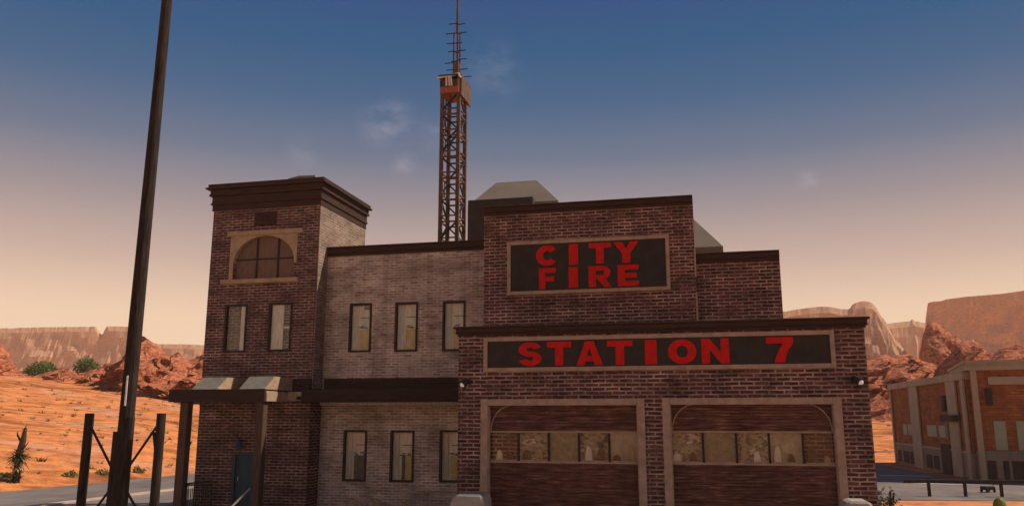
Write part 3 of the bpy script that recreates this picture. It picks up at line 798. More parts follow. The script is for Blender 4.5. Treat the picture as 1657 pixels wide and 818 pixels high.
# ------------------------------------------------------------------ tall braced pole in the left foreground
base = world_at(203, 672, 15.0); base.z = 0
pole = empty('braced_pole', base, R(-4))
tag(pole, 'tall dark weathered pole held by two short side posts with crossed braces', 'pole')
p = MB()
p.tube((0.0, 0, 0), (0.10, 0, 14), 0.145, 0.088, 16)
p.build('pole_shaft', M['pole'], pole)
ztop = world_at(190, 615, 15.0).z
MB().tube((-0.115, -0.02, 0), (-0.10, -0.02, ztop - 0.9), 0.09, 0.08, 10).build('splint', M['pole'], pole)
MB().tube((0.13, -0.04, 0), (0.12, -0.04, ztop - 0.65), 0.08, 0.075, 10).build('splint', M['pole'], pole)
MB().box(0.045, 0.070, -0.165, -0.14, ztop - 0.45, ztop + 0.08).build('metal_strap', M['galv'], pole)
zs = world_at(140, 668, 15.0).z
for s in (-1, 1):
    MB().tube((s * 0.665, 0, 0), (s * 0.665, 0, zs), 0.085, 0.08, 10).build('side_post', M['pole'], pole, bevel=0.006)
    MB().tube((s * 0.66, -0.03, zs - 0.15), (s * 0.08, -0.03, zs - 1.05), 0.022, n=6).build('brace', M['iron'], pole)
    MB().tube((s * 0.10, -0.03, zs - 1.25), (s * 0.66, -0.03, zs - 2.05), 0.022, n=6).build('brace', M['iron'], pole)
MB().tube((0.56, 0.0, zs - 0.33), (0.60, 0.0, zs - 0.65), 0.04, 0.02, n=6).build('insulator', M['iron'], pole)

# ------------------------------------------------------------------ terrain
def d_left(x, y): return -(x - 0.31 * y) / 1.047 - 36.4
def sm(t): t = max(0, min(1, t)); return t * t * (3 - 2 * t)
def hill(x, y):
    r = math.hypot(x, y)
    dl = d_left(x, y)
    n1 = noise.noise(Vector((x * 0.02, y * 0.02, 0)))
    hl = 0.0
    if dl > 0.6:
        hl = 9.7 * min(1.0, ((dl - 0.6) / 75) ** 0.9)
    hb = 0.0
    rb = 92
    if y > 0 and r > rb: hb = 10.8 * sm((r - rb) / 80)
    elif y <= 0 and r > 120: hb = 8 * sm((r - 120) / 120)
    h = max(hl, hb)
    if h > 0.05:
        k = min(1, h / 3)
        h += k * (n1 * 0.9 + 0.5 * noise.noise(Vector((x * 0.08, y * 0.08, 3))) + 0.22 * noise.noise(Vector((x * 0.3, y * 0.3, 9))))
    return max(0, h)
verts = []; faces = []
rings = [0.5, 5, 10, 15, 20, 25, 30] + [30 + 1.6 * k for k in range(1, 82)]
r_ = rings[-1]
while r_ < 1040: r_ *= 1.035; rings.append(r_)
angs = []
a = -60.0
while a < 60: angs.append(a); a += 0.55
while a < 300: angs.append(a); a += 6
na = len(angs)
for rr_ in rings:
    for a in angs:
        t = R(a); x, y = rr_ * math.sin(t), rr_ * math.cos(t)
        verts.append((x, y, hill(x, y)))
for i in range(len(rings) - 1):
    for j in range(na):
        k = (j + 1) % na
        faces.append((i * na + j, i * na + k, (i + 1) * na + k, (i + 1) * na + j))
faces.append(tuple(range(na))[::-1])
mb = MB(); mb.v = verts; mb.f = [f[::-1] for f in faces]
g = mb.build('ground', M['sand'], smooth=True); tag(g, kind='structure')

def fbm(p, o=4, h=0.55):
    s = 0; a = 1
    for k in range(o):
        s += a * noise.noise(p); p = p * 2.07 + Vector((3.1, 1.7, 5.3)); a *= h
    return s

def ridge(name, prof, D, front, back, mat, amp, step=5, rows=26, cliff=None, seed=0.0, base=None, kind='structure', freq=0.1):
    """a rocky ridge; prof = its skyline as seen from the road, at distance D; front/back = its footing depth"""
    xs = []; x = prof[0][0]
    while x <= prof[-1][0]: xs.append(x); x += step
    def top(x):
        for (a, ya), (b, yb) in zip(prof, prof[1:]):
            if a <= x <= b: return ya + (yb - ya) * (x - a) / (b - a)
        return prof[-1][1]
    V_, F_ = [], []
    zb0 = -2 if base is None else base
    for i, x in enumerate(xs):
        py = top(x)
        w = world_at(x, py, D)
        z1 = max(zb0 + 0.5, w.z)
        dirx = w.x / D
        for j in range(rows + 1):
            t = j / rows
            if t < 0.7:
                s_ = t / 0.7
                if cliff:      # talus, then cliff
                    if s_ < 0.45: yy = D - front * (1 - s_ / 0.45 * 0.88); zz = zb0 + (z1 - zb0) * cliff * (s_ / 0.45)
                    else: q2 = (s_ - 0.45) / 0.55; yy = D - front * 0.12 * (1 - q2); zz = zb0 + (z1 - zb0) * (cliff + (1 - cliff) * q2)
                else:
                    yy = D - front * (1 - s_); zz = zb0 + (z1 - zb0) * (s_ ** 0.8)
            else:
                s_ = (t - 0.7) / 0.3
                yy = D + back * s_
                zz = z1 if (cliff and s_ < 0.7) else zb0 + (z1 - zb0) * (1 - s_)
            p = Vector((dirx * yy, yy, zz))
            k = math.sin(math.pi * min(1, t / 0.7)) if t < 0.7 else 0.3
            nv = Vector((p.x * freq + seed, p.y * freq, p.z * freq * 1.6))
            d1_ = fbm(nv, 4); d2_ = fbm(nv + Vector((50, 0, 0)), 4); d3_ = abs(fbm(nv * 1.7 + Vector((0, 70, 0)), 5, 0.62)) * 1.5
            p.x += d2_ * amp * 0.5 * (k + .1); p.y += (d1_ * 1.1 - d3_) * amp * (k + .08)
            p.z += d2_ * amp * 0.35 * k
            V_.append(tuple(p))
    R1 = rows + 1
    for i in range(len(xs) - 1):
        for j in range(rows):
            F_.append((i * R1 + j, (i + 1) * R1 + j, (i + 1) * R1 + j + 1, i * R1 + j + 1))
    F_.append(tuple(range(R1))); F_.append(tuple((len(xs) - 1) * R1 + j for j in range(R1))[::-1])
    m_ = MB(); m_.v = V_; m_.f = F_
    o = m_.build(name, mat); tag(o, kind=kind)
    return o
# near red rocks
ridge('rocky_hills', [(-420, 556), (-250, 540), (-60, 550), (-8, 549), (6, 554), (13, 562), (22, 580), (32, 596), (60, 603), (85, 594), (108, 593), (122, 603), (140, 600), (160, 594), (196, 580), (222, 556), (234, 541), (246, 555), (262, 568), (276, 573),
      (290, 565), (303, 577), (316, 579), (330, 572), (420, 560), (700, 556), (1000, 560), (1268, 574), (1405, 576), (1425, 571), (1440, 573), (1470, 569), (1490, 578), (1520, 590), (1600, 588), (1800, 590), (2050, 590)],
      140, 34, 26, M['rock'], 4.5, step=3, rows=34, base=0, freq=0.12)
ridge('rocky_hills', [(1505, 612), (1520, 590), (1538, 568), (1548, 550), (1560, 545), (1574, 546), (1584, 556), (1596, 560), (1606, 570), (1618, 560), (1640, 553), (1657, 556), (1720, 550), (1900, 560), (2050, 600)],
      128, 22, 22, M['rock'], 3.6, step=3, rows=24, base=0, seed=11, freq=0.13)
ridge('rocky_hills', [(1486, 590), (1492, 545), (1499, 522), (1508, 516), (1518, 521), (1527, 527), (1537, 536), (1548, 543), (1558, 556), (1580, 580)],
      235, 22, 22, M['rock'], 4.5, step=2.5, rows=26, base=0, seed=23, freq=0.08)
# far mesas
ridge('mesa_hills', [(-500, 520), (-250, 528), (-60, 532), (0, 530.5), (60, 529), (120, 528), (155, 527.5), (158, 531), (162, 541), (165, 541), (170, 532), (174, 527), (226, 527), (231, 540), (236, 551), (262, 556), (420, 560)],
      800, 90, 120, M['mesa'], 5, step=3, rows=24, cliff=0.35, base=0, seed=3, freq=0.022)
ridge('mesa_hills', [(1494, 600), (1496, 530), (1498, 500), (1500, 488), (1504, 485.5), (1522, 484), (1530, 481), (1560, 477), (1590, 474.5), (1620, 472), (1657, 466.5), (1750, 460), (1900, 470), (2100, 465)],
      520, 50, 160, M['mesa'], 3.5, step=3, rows=26, cliff=0.22, base=0, seed=8, freq=0.03)
ridge('mesa_hills', [(1150, 540), (1230, 512), (1268, 503), (1290, 499), (1325, 495), (1345, 496), (1360, 499), (1374, 499), (1378, 492), (1385, 488), (1398, 486), (1410, 488), (1417, 494), (1424, 508), (1434, 521), (1441, 533), (1447, 548), (1456, 556), (1470, 575)],
      600, 60, 120, M['mesa'], 4, step=3, rows=24, cliff=0.3, base=0, seed=15, freq=0.03)
ridge('mesa_hills', [(240, 600), (250, 557), (300, 556), (420, 562), (600, 560), (900, 556), (1200, 552), (1400, 530), (1440, 522), (1462, 520), (1473, 519), (1476, 513), (1479, 519), (1500, 522), (1600, 540), (1700, 560)],
      900, 60, 80, M['mesa'], 8, step=5, rows=18, cliff=0.3, base=0, seed=31, freq=0.02)

# ------------------------------------------------------------------ roads
def strip(name, pts, z, mat, th=None):
    mb = MB()
    if th: mb.f = []; 
    n = len(pts) // 2
    L, R_ = pts[:n], pts[n:]
    for k in range(n - 1):
        mb.face([(L[k][0], L[k][1], z), (R_[k][0], R_[k][1], z), (R_[k + 1][0], R_[k + 1][1], z), (L[k + 1][0], L[k + 1][1], z)])
        if th:
            for S, fl in ((L, 1), (R_, 0)):
                q_ = [(S[k][0], S[k][1], z), (S[k + 1][0], S[k + 1][1], z), (S[k + 1][0], S[k + 1][1], z - th), (S[k][0], S[k][1], z - th)]
                mb.face(q_ if fl else q_[::-1])
    o = mb.build(name, mat); tag(o, kind='structure'); return o
dirv = Vector((0.2961, 0.9552)); nrm = Vector((0.9552, -0.2961))
def lane(c, y): # point on the line at perpendicular offset c, at a given y
    x = (c + 0.2961 * y) / 0.9552; return (x, y)
ys = [-20 + 4.0 * k for k in range(25)]
strip('road', [lane(-36.4 / 1.0, y) for y in ys] + [lane(-28.7, y) for y in ys], 0.02, M['asphalt'])
strip('pavement', [lane(-28.2, y) for y in ys] + [lane(-17.0, y) for y in ys], 0.10, M['asphalt'], 0.12)
strip('kerb', [lane(-28.75, y) for y in ys] + [lane(-28.2, y) for y in ys], 0.15, M['kerb'], 0.16)
# right-hand street beyond the guard rail, bending behind the station
Lp = [(60, 33.5), (40, 34.6), (26, 37.2), (20, 37.6), (14, 38.6), (5, 41)]
Rp = [(60, 43), (40, 44), (28.5, 46.0), (25.6, 51), (27, 62), (22, 82)]
mb = MB(); mb.face([(x, y, 0.02) for x, y in ((60, 34), (26, 37.4), (19, 37.8), (15, 38.0), (14, 62), (-16, 84), (-16, 90), (30, 90), (29.6, 70), (26.2, 50.5), (28.5, 47.0), (60, 42))])
o = mb.build('road', M['asphalt']); tag(o, kind='structure')
pp = [ground_at(1424, 768.5), ground_at(1470, 769.5), ground_at(1505, 770.5)]
strip('road_marking', [(q_.x, q_.y + 0.25) for q_ in pp] + [(q_.x, q_.y - 0.25) for q_ in pp], 0.028, M['paint'])
pp = [ground_at(1470, 781), ground_at(1540, 783), ground_at(1600, 784), ground_at(1700, 787)]
strip('road_marking', [(q_.x, q_.y + 0.3) for q_ in pp] + [(q_.x, q_.y - 0.3) for q_ in pp], 0.028, M['paint'])
# forecourt of the station
mb = MB(); mb.face([(x, y, 0.012) for x, y in ((-14, 5), (14, 5), (13, 32), (-16, 32))])
o = mb.build('forecourt', M['floor']); tag(o, kind='structure')

# ------------------------------------------------------------------ brick building across the street
FA, FB = Vector((31.6, 69.5)), Vector((27.4, 50.2))
ax = (FB - FA).normalized(); LA = (FB - FA).length
far = empty('brick_building', (FA.x, FA.y, 0), math.atan2(ax.y, ax.x))
tag(far, 'orange brick building with tan pilasters and pale green blinds across the street', 'building')
# local frame: x runs along the long face towards the viewer, -y is the face's outside
Hh = 5.85
MB().box(0, LA, 0, 12, 1.5, Hh).build('brick_wall', M['far_brick'], far)
MB().box(-0.03, LA, -0.04, 12.03, 0, 1.5 - .001).build('base_wall', M['far_grey'], far)
MB().box(-0.2, LA + 0.1, -0.22, 12.2, Hh, Hh + 0.45).build('roof_cornice', M['far_tan'], far, bevel=0.03)
for a, w in ((0.0, 0.35), (6.3, 2.4), (15.95, 1.9), (LA - 0.8, 0.6)):
    MB().box(a, a + w, -0.16, -0.05, 0, Hh - 0.002).build('pilaster', M['far_tan'], far)
def far_win(x0, x1, z0, z1, mat='far_green', parent=far, y=0.0, nm='window'):
    w = MB().box(x0, x1, y - 0.045, y - 0.01 if y else -0.006, z0, z1).build(nm, M['far_tan'] if mat == 'far_green' else M['far_grey'], parent)
    MB().box(x0 + 0.08, x1 - 0.08, y - 0.055, y - 0.047, z0 + 0.08, z1 - 0.08).build('window_fill', M[mat], w)
for x0, x1 in ((3.2, 4.5), (4.75, 6.1), (10.2, 12.6), (13.1, 15.1)): far_win(x0, x1, 2.3, 3.1)
for x0, x1 in ((0.8, 1.9), (2.6, 4.4), (4.7, 5.9), (9.3, 10.8), (11.2, 12.6)):
    MB().box(x0, x1, -0.06, -0.042, 0.15, 1.05).build('vent_opening', M['far_dark'], far)
MB().box(0.36, LA - .81, -0.09, -0.045, 1.5, 1.62).build('band', M['far_tan'], far)
MB().box(13.3, 15.4, -0.1, -0.042, 0, 1.9).build('service_door', M['far_dark'], far)
MB().box(15.3, 18.1, -0.5, -0.17, 3.35, 3.75).build('balcony_slab', M['far_dark'], far)
MB().box(15.2, 15.8, -0.3, -0.02, 4.0, 5.0).build('wall_vent', M['far_dark'], far)
MB().box(15.3, 15.85, -0.25, -0.02, 2.2, 3.2).build('wall_box', M['far_grey'], far)
# nearer, taller volume turned towards the viewer
FC = Vector((27.35, 49.6)); ang2 = math.atan2(-5.0, 12.0)
fe = empty('entrance_block', (0, 0, 0)); fe.parent = far
rot = Matrix.Rotation(-math.atan2(ax.y, ax.x), 2)
lc = rot @ (FC - FA); fe.location = (lc.x, lc.y, 0); fe.rotation_euler = (0, 0, ang2 - math.atan2(ax.y, ax.x))
def fp(mb, nm, mt): return mb.build(nm, M[mt], fe)
fp(MB().box(0, 16, 0, 10, 1.7, 6.35), 'front_wall', 'far_brick')
fp(MB().box(-0.03, 16, -0.04, 10, 0, 1.699), 'base_wall', 'far_grey')
mbc = MB().box(-0.25, 16.2, -0.3, 10.2, 6.35, 6.6); mbc.box(-0.15, 16.1, -0.2, 10.1, 6.6, 6.8); mbc.box(-0.25, 16.2, -0.28, 10.2, 6.8, 6.95)
fp(mbc, 'front_cornice', 'far_tan')
for a, w in ((0.0, 0.32), (3.05, 0.6), (6.5, 0.6)): fp(MB().box(a, a + w, -0.16, -0.045, 0, 6.35), 'front_pilaster', 'far_tan')
fp(MB().box(0.9, 3.05, -0.14, -0.003, 5.5, 5.95), 'front_band', 'far_tan')
fp(MB().box(0.7, 1.0, -0.3, -0.003, 4.3, 5.3), 'front_vent', 'far_dark')
for x0, x1 in ((0.95, 1.55), (2.1, 2.75), (4.1, 4.8)):
    fp(MB().box(x0, x1, -0.03, -0.003, 1.75, 3.4), 'front_window', 'far_green')
for x0, x1 in ((0.4, 0.85), (1.2, 1.5), (1.65, 2.9)): fp(MB().box(x0, x1, -0.07, -0.042, 0, 1.15), 'front_opening', 'far_dark')

# ------------------------------------------------------------------ guard rail by the street
gr0 = ground_at(1505, 803)
rail_t = empty('guard_rail', (gr0.x, gr0.y, 0), math.atan2(-0.06, 1.0))
tag(rail_t, 'low dark metal guard rail along the edge of the street', 'railing')
MB().box(-1.15, 9.5, -0.09, -0.02, 0.62, 0.78).build('rail', M['iron'], rail_t, bevel=0.01)
for k in range(6): MB().box(k * 1.63 - 0.06, k * 1.63 + 0.06, -0.018, 0.09, 0, 0.84).build('post', M['iron'], rail_t)

# ------------------------------------------------------------------ small dark cart on the street
cg = ground_at(1612, 800)
cart = empty('hand_cart', (cg.x + 0.3, cg.y + 1.2, 0.02), 0.2); cart.scale = (0.72, 0.72, 0.9)
tag(cart, 'small dark low hand cart on the street behind the rail', 'cart')
MB().box(-0.4, 0.4, -0.25, 0.25, 0.14, 0.32).build('tray', M['iron'], cart, bevel=0.02)
for sx in (-0.28, 0.28):
    for sy in (-0.26, 0.26):
        MB().tube((sx, sy - 0.03, 0.10), (sx, sy + 0.03, 0.10), 0.10, n=12).build('wheel', M['iron'], cart)
MB().tube((0.4, 0, 0.3), (0.62, 0, 0.55), 0.02).build('handle', M['iron'], cart)

# ------------------------------------------------------------------ concrete blocks beside the bays
def block(px0, px1, py, V, slope, label, w_top):
    u0, z = on_plane(px0, py, V); u1, _ = on_plane(px1, py, V)
    c = (u0 + u1) / 2
    o = empty('concrete_bollard'); in_station(o); o.location = Matrix.Rotation(-THETA, 3, 'Z') @ Vector((c, V + 0.4, 0))
    tag(o, label, 'bollard', 'concrete blocks guarding the bays')
    w = (u1 - u0) / 2
    bm = bmesh.new()
    prof = [(-w - 0.28, 0), (-w - 0.26, z - 0.5), (-w - 0.14, z - 0.16), (-w, z), (w, z), (w + 0.07, z - 0.12), (w + 0.09, z - 0.5), (w + 0.1, 0)]
    prof = [(a * w_top, b_) for a, b_ in prof]
    mb = MB().prism(prof, -0.4, 0.4)
    body = mb.build('block_body', M['concrete'], o, bevel=0.05)
    MB().box(w_top * (-w - 0.27), w_top * (w + 0.1), -0.5, 0.5, 0, 0.15).build('footing', M['concrete'], o)
block(738, 778, 798.5, 20.3, 0, 'pale chamfered concrete block left of the first garage bay', 1)
block(1374, 1408, 810, 20.6, 0, 'pale chamfered concrete block right of the second garage bay', 1)

# ------------------------------------------------------------------ plants
def leaf_cloud(mb, c, rad, n, size, rnd, squash=1.0, flat=False):
    for k in range(n):
        d = Vector((rnd.gauss(0, 1), rnd.gauss(0, 1), rnd.gauss(0, 1))).normalized() * (rnd.random() ** 0.4)
        p = Vector((c[0] + d.x * rad[0], c[1] + d.y * rad[1], c[2] + d.z * rad[2]))
        a = Vector((rnd.uniform(-1, 1), rnd.uniform(-1, 1), rnd.uniform(-1, 1))).normalized() * size * rnd.uniform(0.6, 1.3)
        b_ = a.orthogonal().normalized() * size * 0.5 * rnd.uniform(0.6, 1.2)
        mb.face([p - a, p - b_, p + a, p + b_])
def bush(name, loc, w, h, n, size, mat, label, seed, cat='bush', group=None, d=None, lumps=5, spread=0.26):
    rnd = random.Random(seed)
    o = empty(name, loc); tag(o, label, cat, group)
    mb = MB()
    for k in range(lumps):
        x = rnd.uniform(-0.6, 0.6) * w / 2; hh = h * (1 - 0.75 * abs(x) / (w / 2)) * rnd.uniform(0.7, 1.0)
        leaf_cloud(mb, (x, rnd.uniform(-.3, .3) * (d or w) / 2, hh * 0.48), (w * spread, (d or w) * spread, hh * 0.52), n // lumps, size, rnd)
    mb.build('foliage', mat, o)
    s = MB()
    for k in range(4): s.tube((0, 0, -0.1), (rnd.uniform(-.3, .3) * w, rnd.uniform(-.2, .2) * w, h * rnd.uniform(0.4, 0.7)), 0.04 * h, 0.01 * h, 5)
    s.build('stem', M['bark'], o)
    return o
def on_hill(px, py, y0=40, y1=200):
    """where the sight line first meets the terrain"""
    d = ray(px, py); t = y0 / d.y
    while t * d.y < y1:
        p = Vector((0, 0, EYE)) + d * t
        if p.z <= hill(p.x, p.y): return p
        t += 0.25
    return None
def spot(px, py, fallback):
    q_ = on_hill(px, py)
    return q_ if q_ else Vector((world_at(px, py, fallback)))
# two green bushes on the crest
for (px, py, w, h, sd, lb) in ((66, 608, 4.9, 2.3, 4, 'rounded green bush on the orange ridge, left one of two'), (139, 604, 4.4, 2.6, 9, 'ragged green bush on the orange ridge nearer the tall pole')):
    q_ = on_hill(px, py + 2.5) or world_at(px, py, 108); q_.z = hill(q_.x, q_.y) - 0.1
    bush('desert_bush', q_, w * 1.15 * q_.y / 108, 1.25 * h * q_.y / 108, 2200, 0.2, M['leaf'], lb, sd, group='green bushes on the ridge', lumps=14, spread=0.13)
for k, (px, py) in enumerate(((4, 772), (113, 771), (168, 767), (221, 764))):
    q_ = on_hill(px, py); q_.z = hill(q_.x, q_.y) - 0.05
    bush('low_shrub', q_, 1.0, 0.5, 220, 0.1, M['leaf_olive'],
         ('small olive shrub at the far left edge beside the road', 'small olive shrub behind the left brace post', 'small olive shrub just left of the tall pole', 'small olive shrub just right of the tall pole')[k], 20 + k, 'shrub', 'olive shrubs along the road')
q_ = ground_at(1432, 823)
q_ = world_at(1432, 818, 24); q_.z = 0.0
bush('sage_bush', q_, 1.1, world_at(1432, 788, 24).z * 1.5, 900, 0.075, M['leaf_grey'], 'grey green sage bush beside the right end of the fire station', 41, lumps=5)
# plant on the slope seen by the porch post
q_ = ground_at(303, 758); q_.z = hill(q_.x, q_.y)
rnd = random.Random(5)
o = empty('spiky_plant', q_); tag(o, 'thin spiky plant on the slope behind the left porch post', 'plant')
MB().tube((0, 0, 0), (0.05, 0, 1.1), 0.05, 0.03, 6).build('stem', M['bark'], o)
mb = MB()
for k in range(46):
    t = rnd.uniform(0, 6.28); el = rnd.uniform(-0.3, 1.2); L = rnd.uniform(0.25, 0.5)
    a = Vector((0.05, 0, 1.1)); b_ = a + Vector((math.cos(t) * math.cos(el), math.sin(t) * math.cos(el), math.sin(el))) * L
    s_ = Vector((-math.sin(t), math.cos(t), 0)) * 0.03
    mb.face([a - s_, a + s_, b_])
mb.build('foliage', M['leaf_dark'], o)

# sparse dry scrub over the slopes
rnd = random.Random(77); mb = MB()
for k in range(420):
    px_, Y_ = rnd.uniform(-150, 420), rnd.uniform(46, 118)
    if k > 330: px_, Y_ = rnd.uniform(1400, 1800), rnd.uniform(82, 120)
    x_ = (px_ - 828) / 1357 * Y_
    z_ = hill(x_, Y_)
    if d_left(x_, Y_) < 1.5 and Y_ < 95 and px_ < 600: continue
    if z_ <= 0.02: continue
    sc = rnd.uniform(0.12, 0.42)
    for q2 in range(14):
        t = rnd.uniform(0, 6.28); h_ = Vector((math.cos(t) * .8, math.sin(t) * .8, rnd.uniform(0.3, 1.0))) * sc
        s_ = Vector((-math.sin(t), math.cos(t), 0)) * sc * 0.14
        c = Vector((x_ + rnd.uniform(-.3, .3) * sc * 2, Y_, z_ - 0.05)); mb.face([c - s_, c + s_, c + h_])
tag(mb.build('scrub', M['leaf_olive']), kind='stuff')

# dead yucca tree at the left edge
q_ = on_hill(25, 780); q_.z = hill(q_.x, q_.y) - 0.05
yu = empty('yucca_tree', q_); tag(yu, 'dark shaggy yucca with bare broken branches beside the road', 'tree')
rnd = random.Random(12)
mb = MB()
pts = [(0, 0, -0.1), (0.03, 0, 0.8), (0.02, 0, 1.5), (0.14, 0.02, 2.2), (0.2, 0.0, 2.85)]
rs = [0.20, 0.18, 0.17, 0.16, 0.07]
for k in range(4): mb.tube(pts[k], pts[k + 1], rs[k], rs[k + 1], 8)
mb.tube((0.08, 0, 2.05), (-0.2, 0.05, 2.45), 0.06, 0.05, 7); mb.tube((-0.2, 0.05, 2.45), (-0.24, 0.05, 2.65), 0.05, 0.015, 7)
mb.tube((0.05, 0, 1.6), (0.42, -0.05, 2.0), 0.05, 0.03, 7); mb.tube((0.42, -0.05, 2.0), (0.5, -0.05, 2.15), 0.03, 0.01, 7)
mb.build('trunk', M['bark'], yu)
def spikes(c, n, L, up0, up1, mat, nm, w=0.035):
    mb = MB()
    for k in range(n):
        t = rnd.uniform(0, 6.28); el = rnd.uniform(up0, up1); l = L * rnd.uniform(0.6, 1.1)
        a = Vector(c) + Vector((0, 0, rnd.uniform(-0.15, 0.2))); h = Vector((math.cos(t) * math.cos(el), math.sin(t) * math.cos(el), math.sin(el)))
        mid = a + h * l * 0.6; b_ = mid + (h + Vector((0, 0, -0.5))) * l * 0.35
        s_ = Vector((-math.sin(t), math.cos(t), 0)) * w
        mb.face([a - s_ * .6, a + s_ * .6, mid + s_, mid - s_]); mb.face([mid - s_, mid + s_, b_])
    mb.build(nm, mat, yu)
spikes((0.02, 0, 1.3), 170, 0.85, -0.6, 0.7, M['leaf_dark'], 'crown')
spikes((0.0, 0, 0.9), 40, 0.5, -1.0, 0.0, M['leaf_dry'], 'dead_leaves')
spikes((0.0, 0, 0.15), 150, 0.6, 0.2, 1.4, M['leaf_dark'], 'base_leaves', 0.05)
spikes((0.2, 0, 2.8), 30, 0.3, 0.2, 1.5, M['leaf_dry'], 'tip_leaves', 0.02)

# round cactus at the right
cq = world_at(1618, 818, 23); cq.z = 0
ct = empty('round_cactus', cq); tag(ct, 'round yellow green cactus in the orange dirt in front of the rail', 'cactus')
ch = world_at(1618, 804, 23).z
mb = MB(); n1, n2 = 32, 12
for i in range(n2 + 1):
    th = math.pi * i / n2
    for j in range(n1):
        ph = 2 * math.pi * j / n1; rr2 = 0.15 * (1 + 0.10 * (1 if j % 2 else -1)) * math.sin(th)
        mb.v.append((rr2 * math.cos(ph), rr2 * math.sin(ph), ch - 0.23 + 0.23 * math.cos(th)))
for i in range(n2):
    for j in range(n1):
        k = (j + 1) % n1; mb.f.append((i * n1 + j, (i + 1) * n1 + j, (i + 1) * n1 + k, i * n1 + k))
mb.build('cactus_head', M['cactus'], ct, smooth=True)
MB().tube((0, 0, -0.05), (0, 0, ch - 0.35), 0.12, 0.14, 12).build('cactus_stem', M['cactus'], ct)
mb = MB(); rnd = random.Random(3)
for k in range(120):
    t = rnd.uniform(0, 6.28); el = rnd.uniform(-0.4, 1.5); d = Vector((math.cos(t) * math.cos(el), math.sin(t) * math.cos(el), math.sin(el)))
    c = Vector((d.x * 0.15, d.y * 0.15, ch - 0.23 + d.z * 0.22)); s_ = Vector((-math.sin(t), math.cos(t), 0)) * 0.004
    mb.face([c - s_, c + s_, c + d * 0.07])
mb.build('spines', M['leaf_dry'], ct)

# dry weeds in front of the wing
for k, (px, top_) in enumerate(((580, 806), (618, 804), (655, 806), (688, 808))):
    u, z = on_plane(px, top_, 27.2)
    loc = Matrix.Rotation(-THETA, 3, 'Z') @ Vector((u, 27.2, 0))
    o = empty('dry_weed', loc)
    tag(o, ('straw coloured dry weed under the lower left wing window', 'straw coloured dry weed between the lower left and middle wing windows', 'straw coloured dry weed under the lower middle wing window', 'straw coloured dry weed nearest the garage block')[k], 'weed', 'dry weeds along the wing')
    rnd = random.Random(60 + k); mb = MB()
    for j in range(120):
        t = rnd.uniform(0, 6.28); r_ = rnd.uniform(0.05, 0.5); h_ = z * rnd.uniform(0.6, 1.02)
        tip = Vector((math.cos(t) * r_, math.sin(t) * r_, h_)); m_ = tip * 0.5 + Vector((0, 0, 0.05))
        s_ = Vector((0.008, 0.004, 0))
        mb.face([(-0.01, 0, 0), (0.01, 0, 0), m_ + s_, m_ - s_]); mb.face([m_ - s_, m_ + s_, tip])
        for q2 in range(2):
            c = m_.lerp(tip, rnd.uniform(0.5, 1)); a = Vector((rnd.uniform(-1, 1), rnd.uniform(-1, 1), rnd.uniform(-.3, 1))).normalized() * 0.05
            b_ = a.orthogonal().normalized() * 0.02; mb.face([c - a, c - b_, c + a, c + b_])
    mb.build('stalks', M['leaf_dry'], o)

# ------------------------------------------------------------------ haze
HZ = rough_mat('x', (1, 1, 1)); 
hm = bpy.data.materials.new('haze'); hm.use_nodes = True; nt = hm.node_tree; nt.nodes.clear()
out = nt.nodes.new('ShaderNodeOutputMaterial'); pv = nt.nodes.new('ShaderNodeVolumePrincipled')
pv.inputs['Color'].default_value = (0.97, 0.80, 0.66, 1); pv.inputs['Density'].default_value = 0.0003; pv.inputs['Anisotropy'].default_value = 0.0
nt.links.new(pv.outputs[0], out.inputs['Volume'])
hz = MB().box(-1110, 1110, -1110, 1110, -4, 112).build('haze', hm); tag(hz, kind='stuff')

# ------------------------------------------------------------------ sky and sun
SUN_EL, SUN_DIR = R(47), Vector((1.0, 0.16, 0)).normalized()
world = bpy.data.worlds.new("World"); scene.world = world; world.use_nodes = True
nt = world.node_tree; bg = nt.nodes['Background']
tc = nt.nodes.new('ShaderNodeTexCoord')
nm = nt.nodes.new('ShaderNodeVectorMath'); nm.operation = 'NORMALIZE'; nt.links.new(tc.outputs['Generated'], nm.inputs[0])
sx = nt.nodes.new('ShaderNodeSeparateXYZ'); nt.links.new(nm.outputs[0], sx.inputs[0])
def lin(c): return tuple(((x / 255) / 12.92 if x / 255 <= .04045 else ((x / 255 + .055) / 1.055) ** 2.4) for x in c)
SK = [(-90, (190, 130, 95)), (0, (251, 222, 190)), (3.5, (245, 218, 188)), (6.5, (238, 209, 179)), (10.3, (195, 171, 159)), (14.0, (150, 141, 145)), (17.7, (95, 113, 137)), (21.4, (48, 94, 132)), (24.9, (0, 84, 128)), (28.5, (0, 74, 126)), (45, (0, 60, 104)), (90, (4, 42, 84))]
mr = nt.nodes.new('ShaderNodeMapRange'); mr.inputs['From Min'].default_value = -1; mr.inputs['From Max'].default_value = 1
nt.links.new(sx.outputs['Z'], mr.inputs['Value'])
rp = ramp(nt, [((math.sin(R(e)) + 1) / 2, lin(c)) for e, c in SK], mr.outputs[0])
skyc = rp.outputs[0]
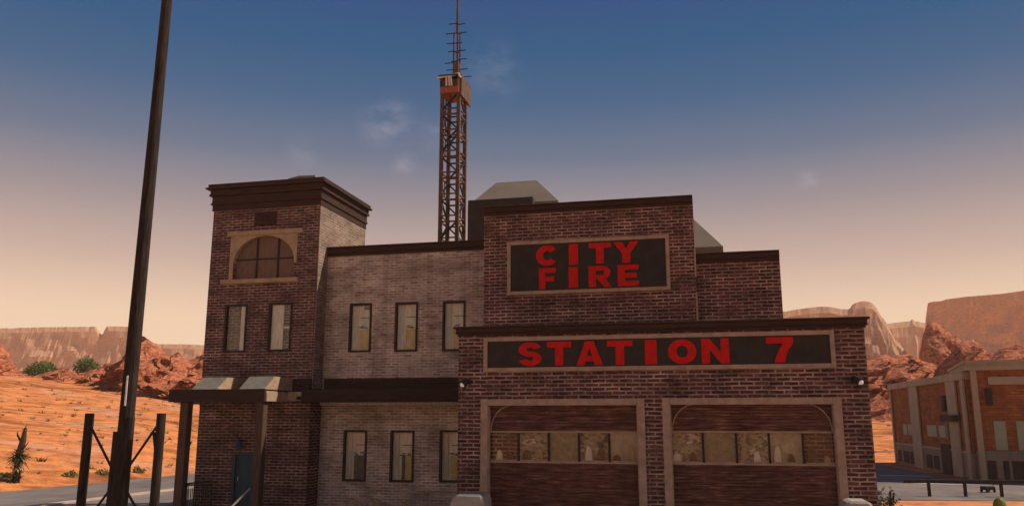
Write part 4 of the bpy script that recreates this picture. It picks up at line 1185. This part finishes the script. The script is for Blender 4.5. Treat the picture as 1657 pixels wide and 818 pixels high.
# thin cloud scraps
cn = tex_noise(nt, mapped(nt, nm.outputs[0], (1, 1, 2.2)), 22, 6, 0.6)
tot = None
for (px, py, rad, st_) in ((625, 198, 0.045, 0.38), (655, 268, 0.022, 0.42), (800, 115, 0.05, 0.2), (1308, 290, 0.02, 0.35), (490, 245, 0.03, 0.2), (700, 215, 0.03, 0.2)):
    d = ray(px, py).normalized()
    ds = nt.nodes.new('ShaderNodeVectorMath'); ds.operation = 'DISTANCE'; ds.inputs[1].default_value = d
    nt.links.new(nm.outputs[0], ds.inputs[0])
    m1 = nt.nodes.new('ShaderNodeMapRange'); m1.interpolation_type = 'SMOOTHSTEP'
    m1.inputs['From Min'].default_value = rad; m1.inputs['From Max'].default_value = 0; m1.inputs['To Min'].default_value = 0; m1.inputs['To Max'].default_value = st_
    nt.links.new(ds.outputs['Value'], m1.inputs['Value'])
    if tot is None: tot = m1.outputs[0]
    else:
        ad = nt.nodes.new('ShaderNodeMath'); ad.operation = 'MAXIMUM'; nt.links.new(tot, ad.inputs[0]); nt.links.new(m1.outputs[0], ad.inputs[1]); tot = ad.outputs[0]
cr = ramp(nt, [(0.40, (0, 0, 0)), (0.68, (1, 1, 1))], cn)
mu = nt.nodes.new('ShaderNodeMath'); mu.operation = 'MULTIPLY'; nt.links.new(tot, mu.inputs[0]); nt.links.new(cr.outputs[0], mu.inputs[1])
skyc = mixc(nt, mu.outputs[0], skyc, lin((176, 172, 186)))
sky = nt.nodes.new('ShaderNodeTexSky'); sky.sky_type = 'NISHITA'; sky.sun_disc = False
sky.sun_elevation = SUN_EL; sky.sun_rotation = math.atan2(SUN_DIR.x, SUN_DIR.y); sky.dust_density = 3
scl = nt.nodes.new('ShaderNodeVectorMath'); scl.operation = 'SCALE'; scl.inputs['Scale'].default_value = 0.06
nt.links.new(sky.outputs[0], scl.inputs[0])
fin = mixc(nt, 0.015, skyc, scl.outputs[0])
nt.links.new(fin, bg.inputs['Color']); bg.inputs['Strength'].default_value = 1.08

sd = bpy.data.lights.new('sun', 'SUN'); sd.energy = 4.3; sd.angle = R(0.6); sd.color = (1.0, 0.84, 0.68)
so = bpy.data.objects.new('sun', sd); COL.objects.link(so)
sdir = Vector((SUN_DIR.x * math.cos(SUN_EL), SUN_DIR.y * math.cos(SUN_EL), math.sin(SUN_EL)))
so.rotation_euler = sdir.to_track_quat('Z', 'Y').to_euler(); so.location = (60, 0, 60)

cd = bpy.data.cameras.new('camera'); co = bpy.data.objects.new('camera', cd); COL.objects.link(co)
cd.sensor_fit = 'HORIZONTAL'; cd.sensor_width = 36; cd.lens = 36 * F / 1657
cd.clip_end = 5000; cd.clip_start = 0.1
co.location = (0, 0, EYE); co.rotation_euler = (R(90) + PITCH, 0, 0)
scene.camera = co
bpy.data.materials.remove(HZ)
scene.view_settings.view_transform = 'Standard'; scene.view_settings.look = 'None'
scene.view_settings.exposure = 0; scene.view_settings.gamma = 1; scene.view_settings.use_curve_mapping = False
scene.cycles.volume_bounces = 2
scene.cycles.max_bounces = 6
scene.cycles.use_denoising = True
scene.cycles.transparent_max_bounces = 12
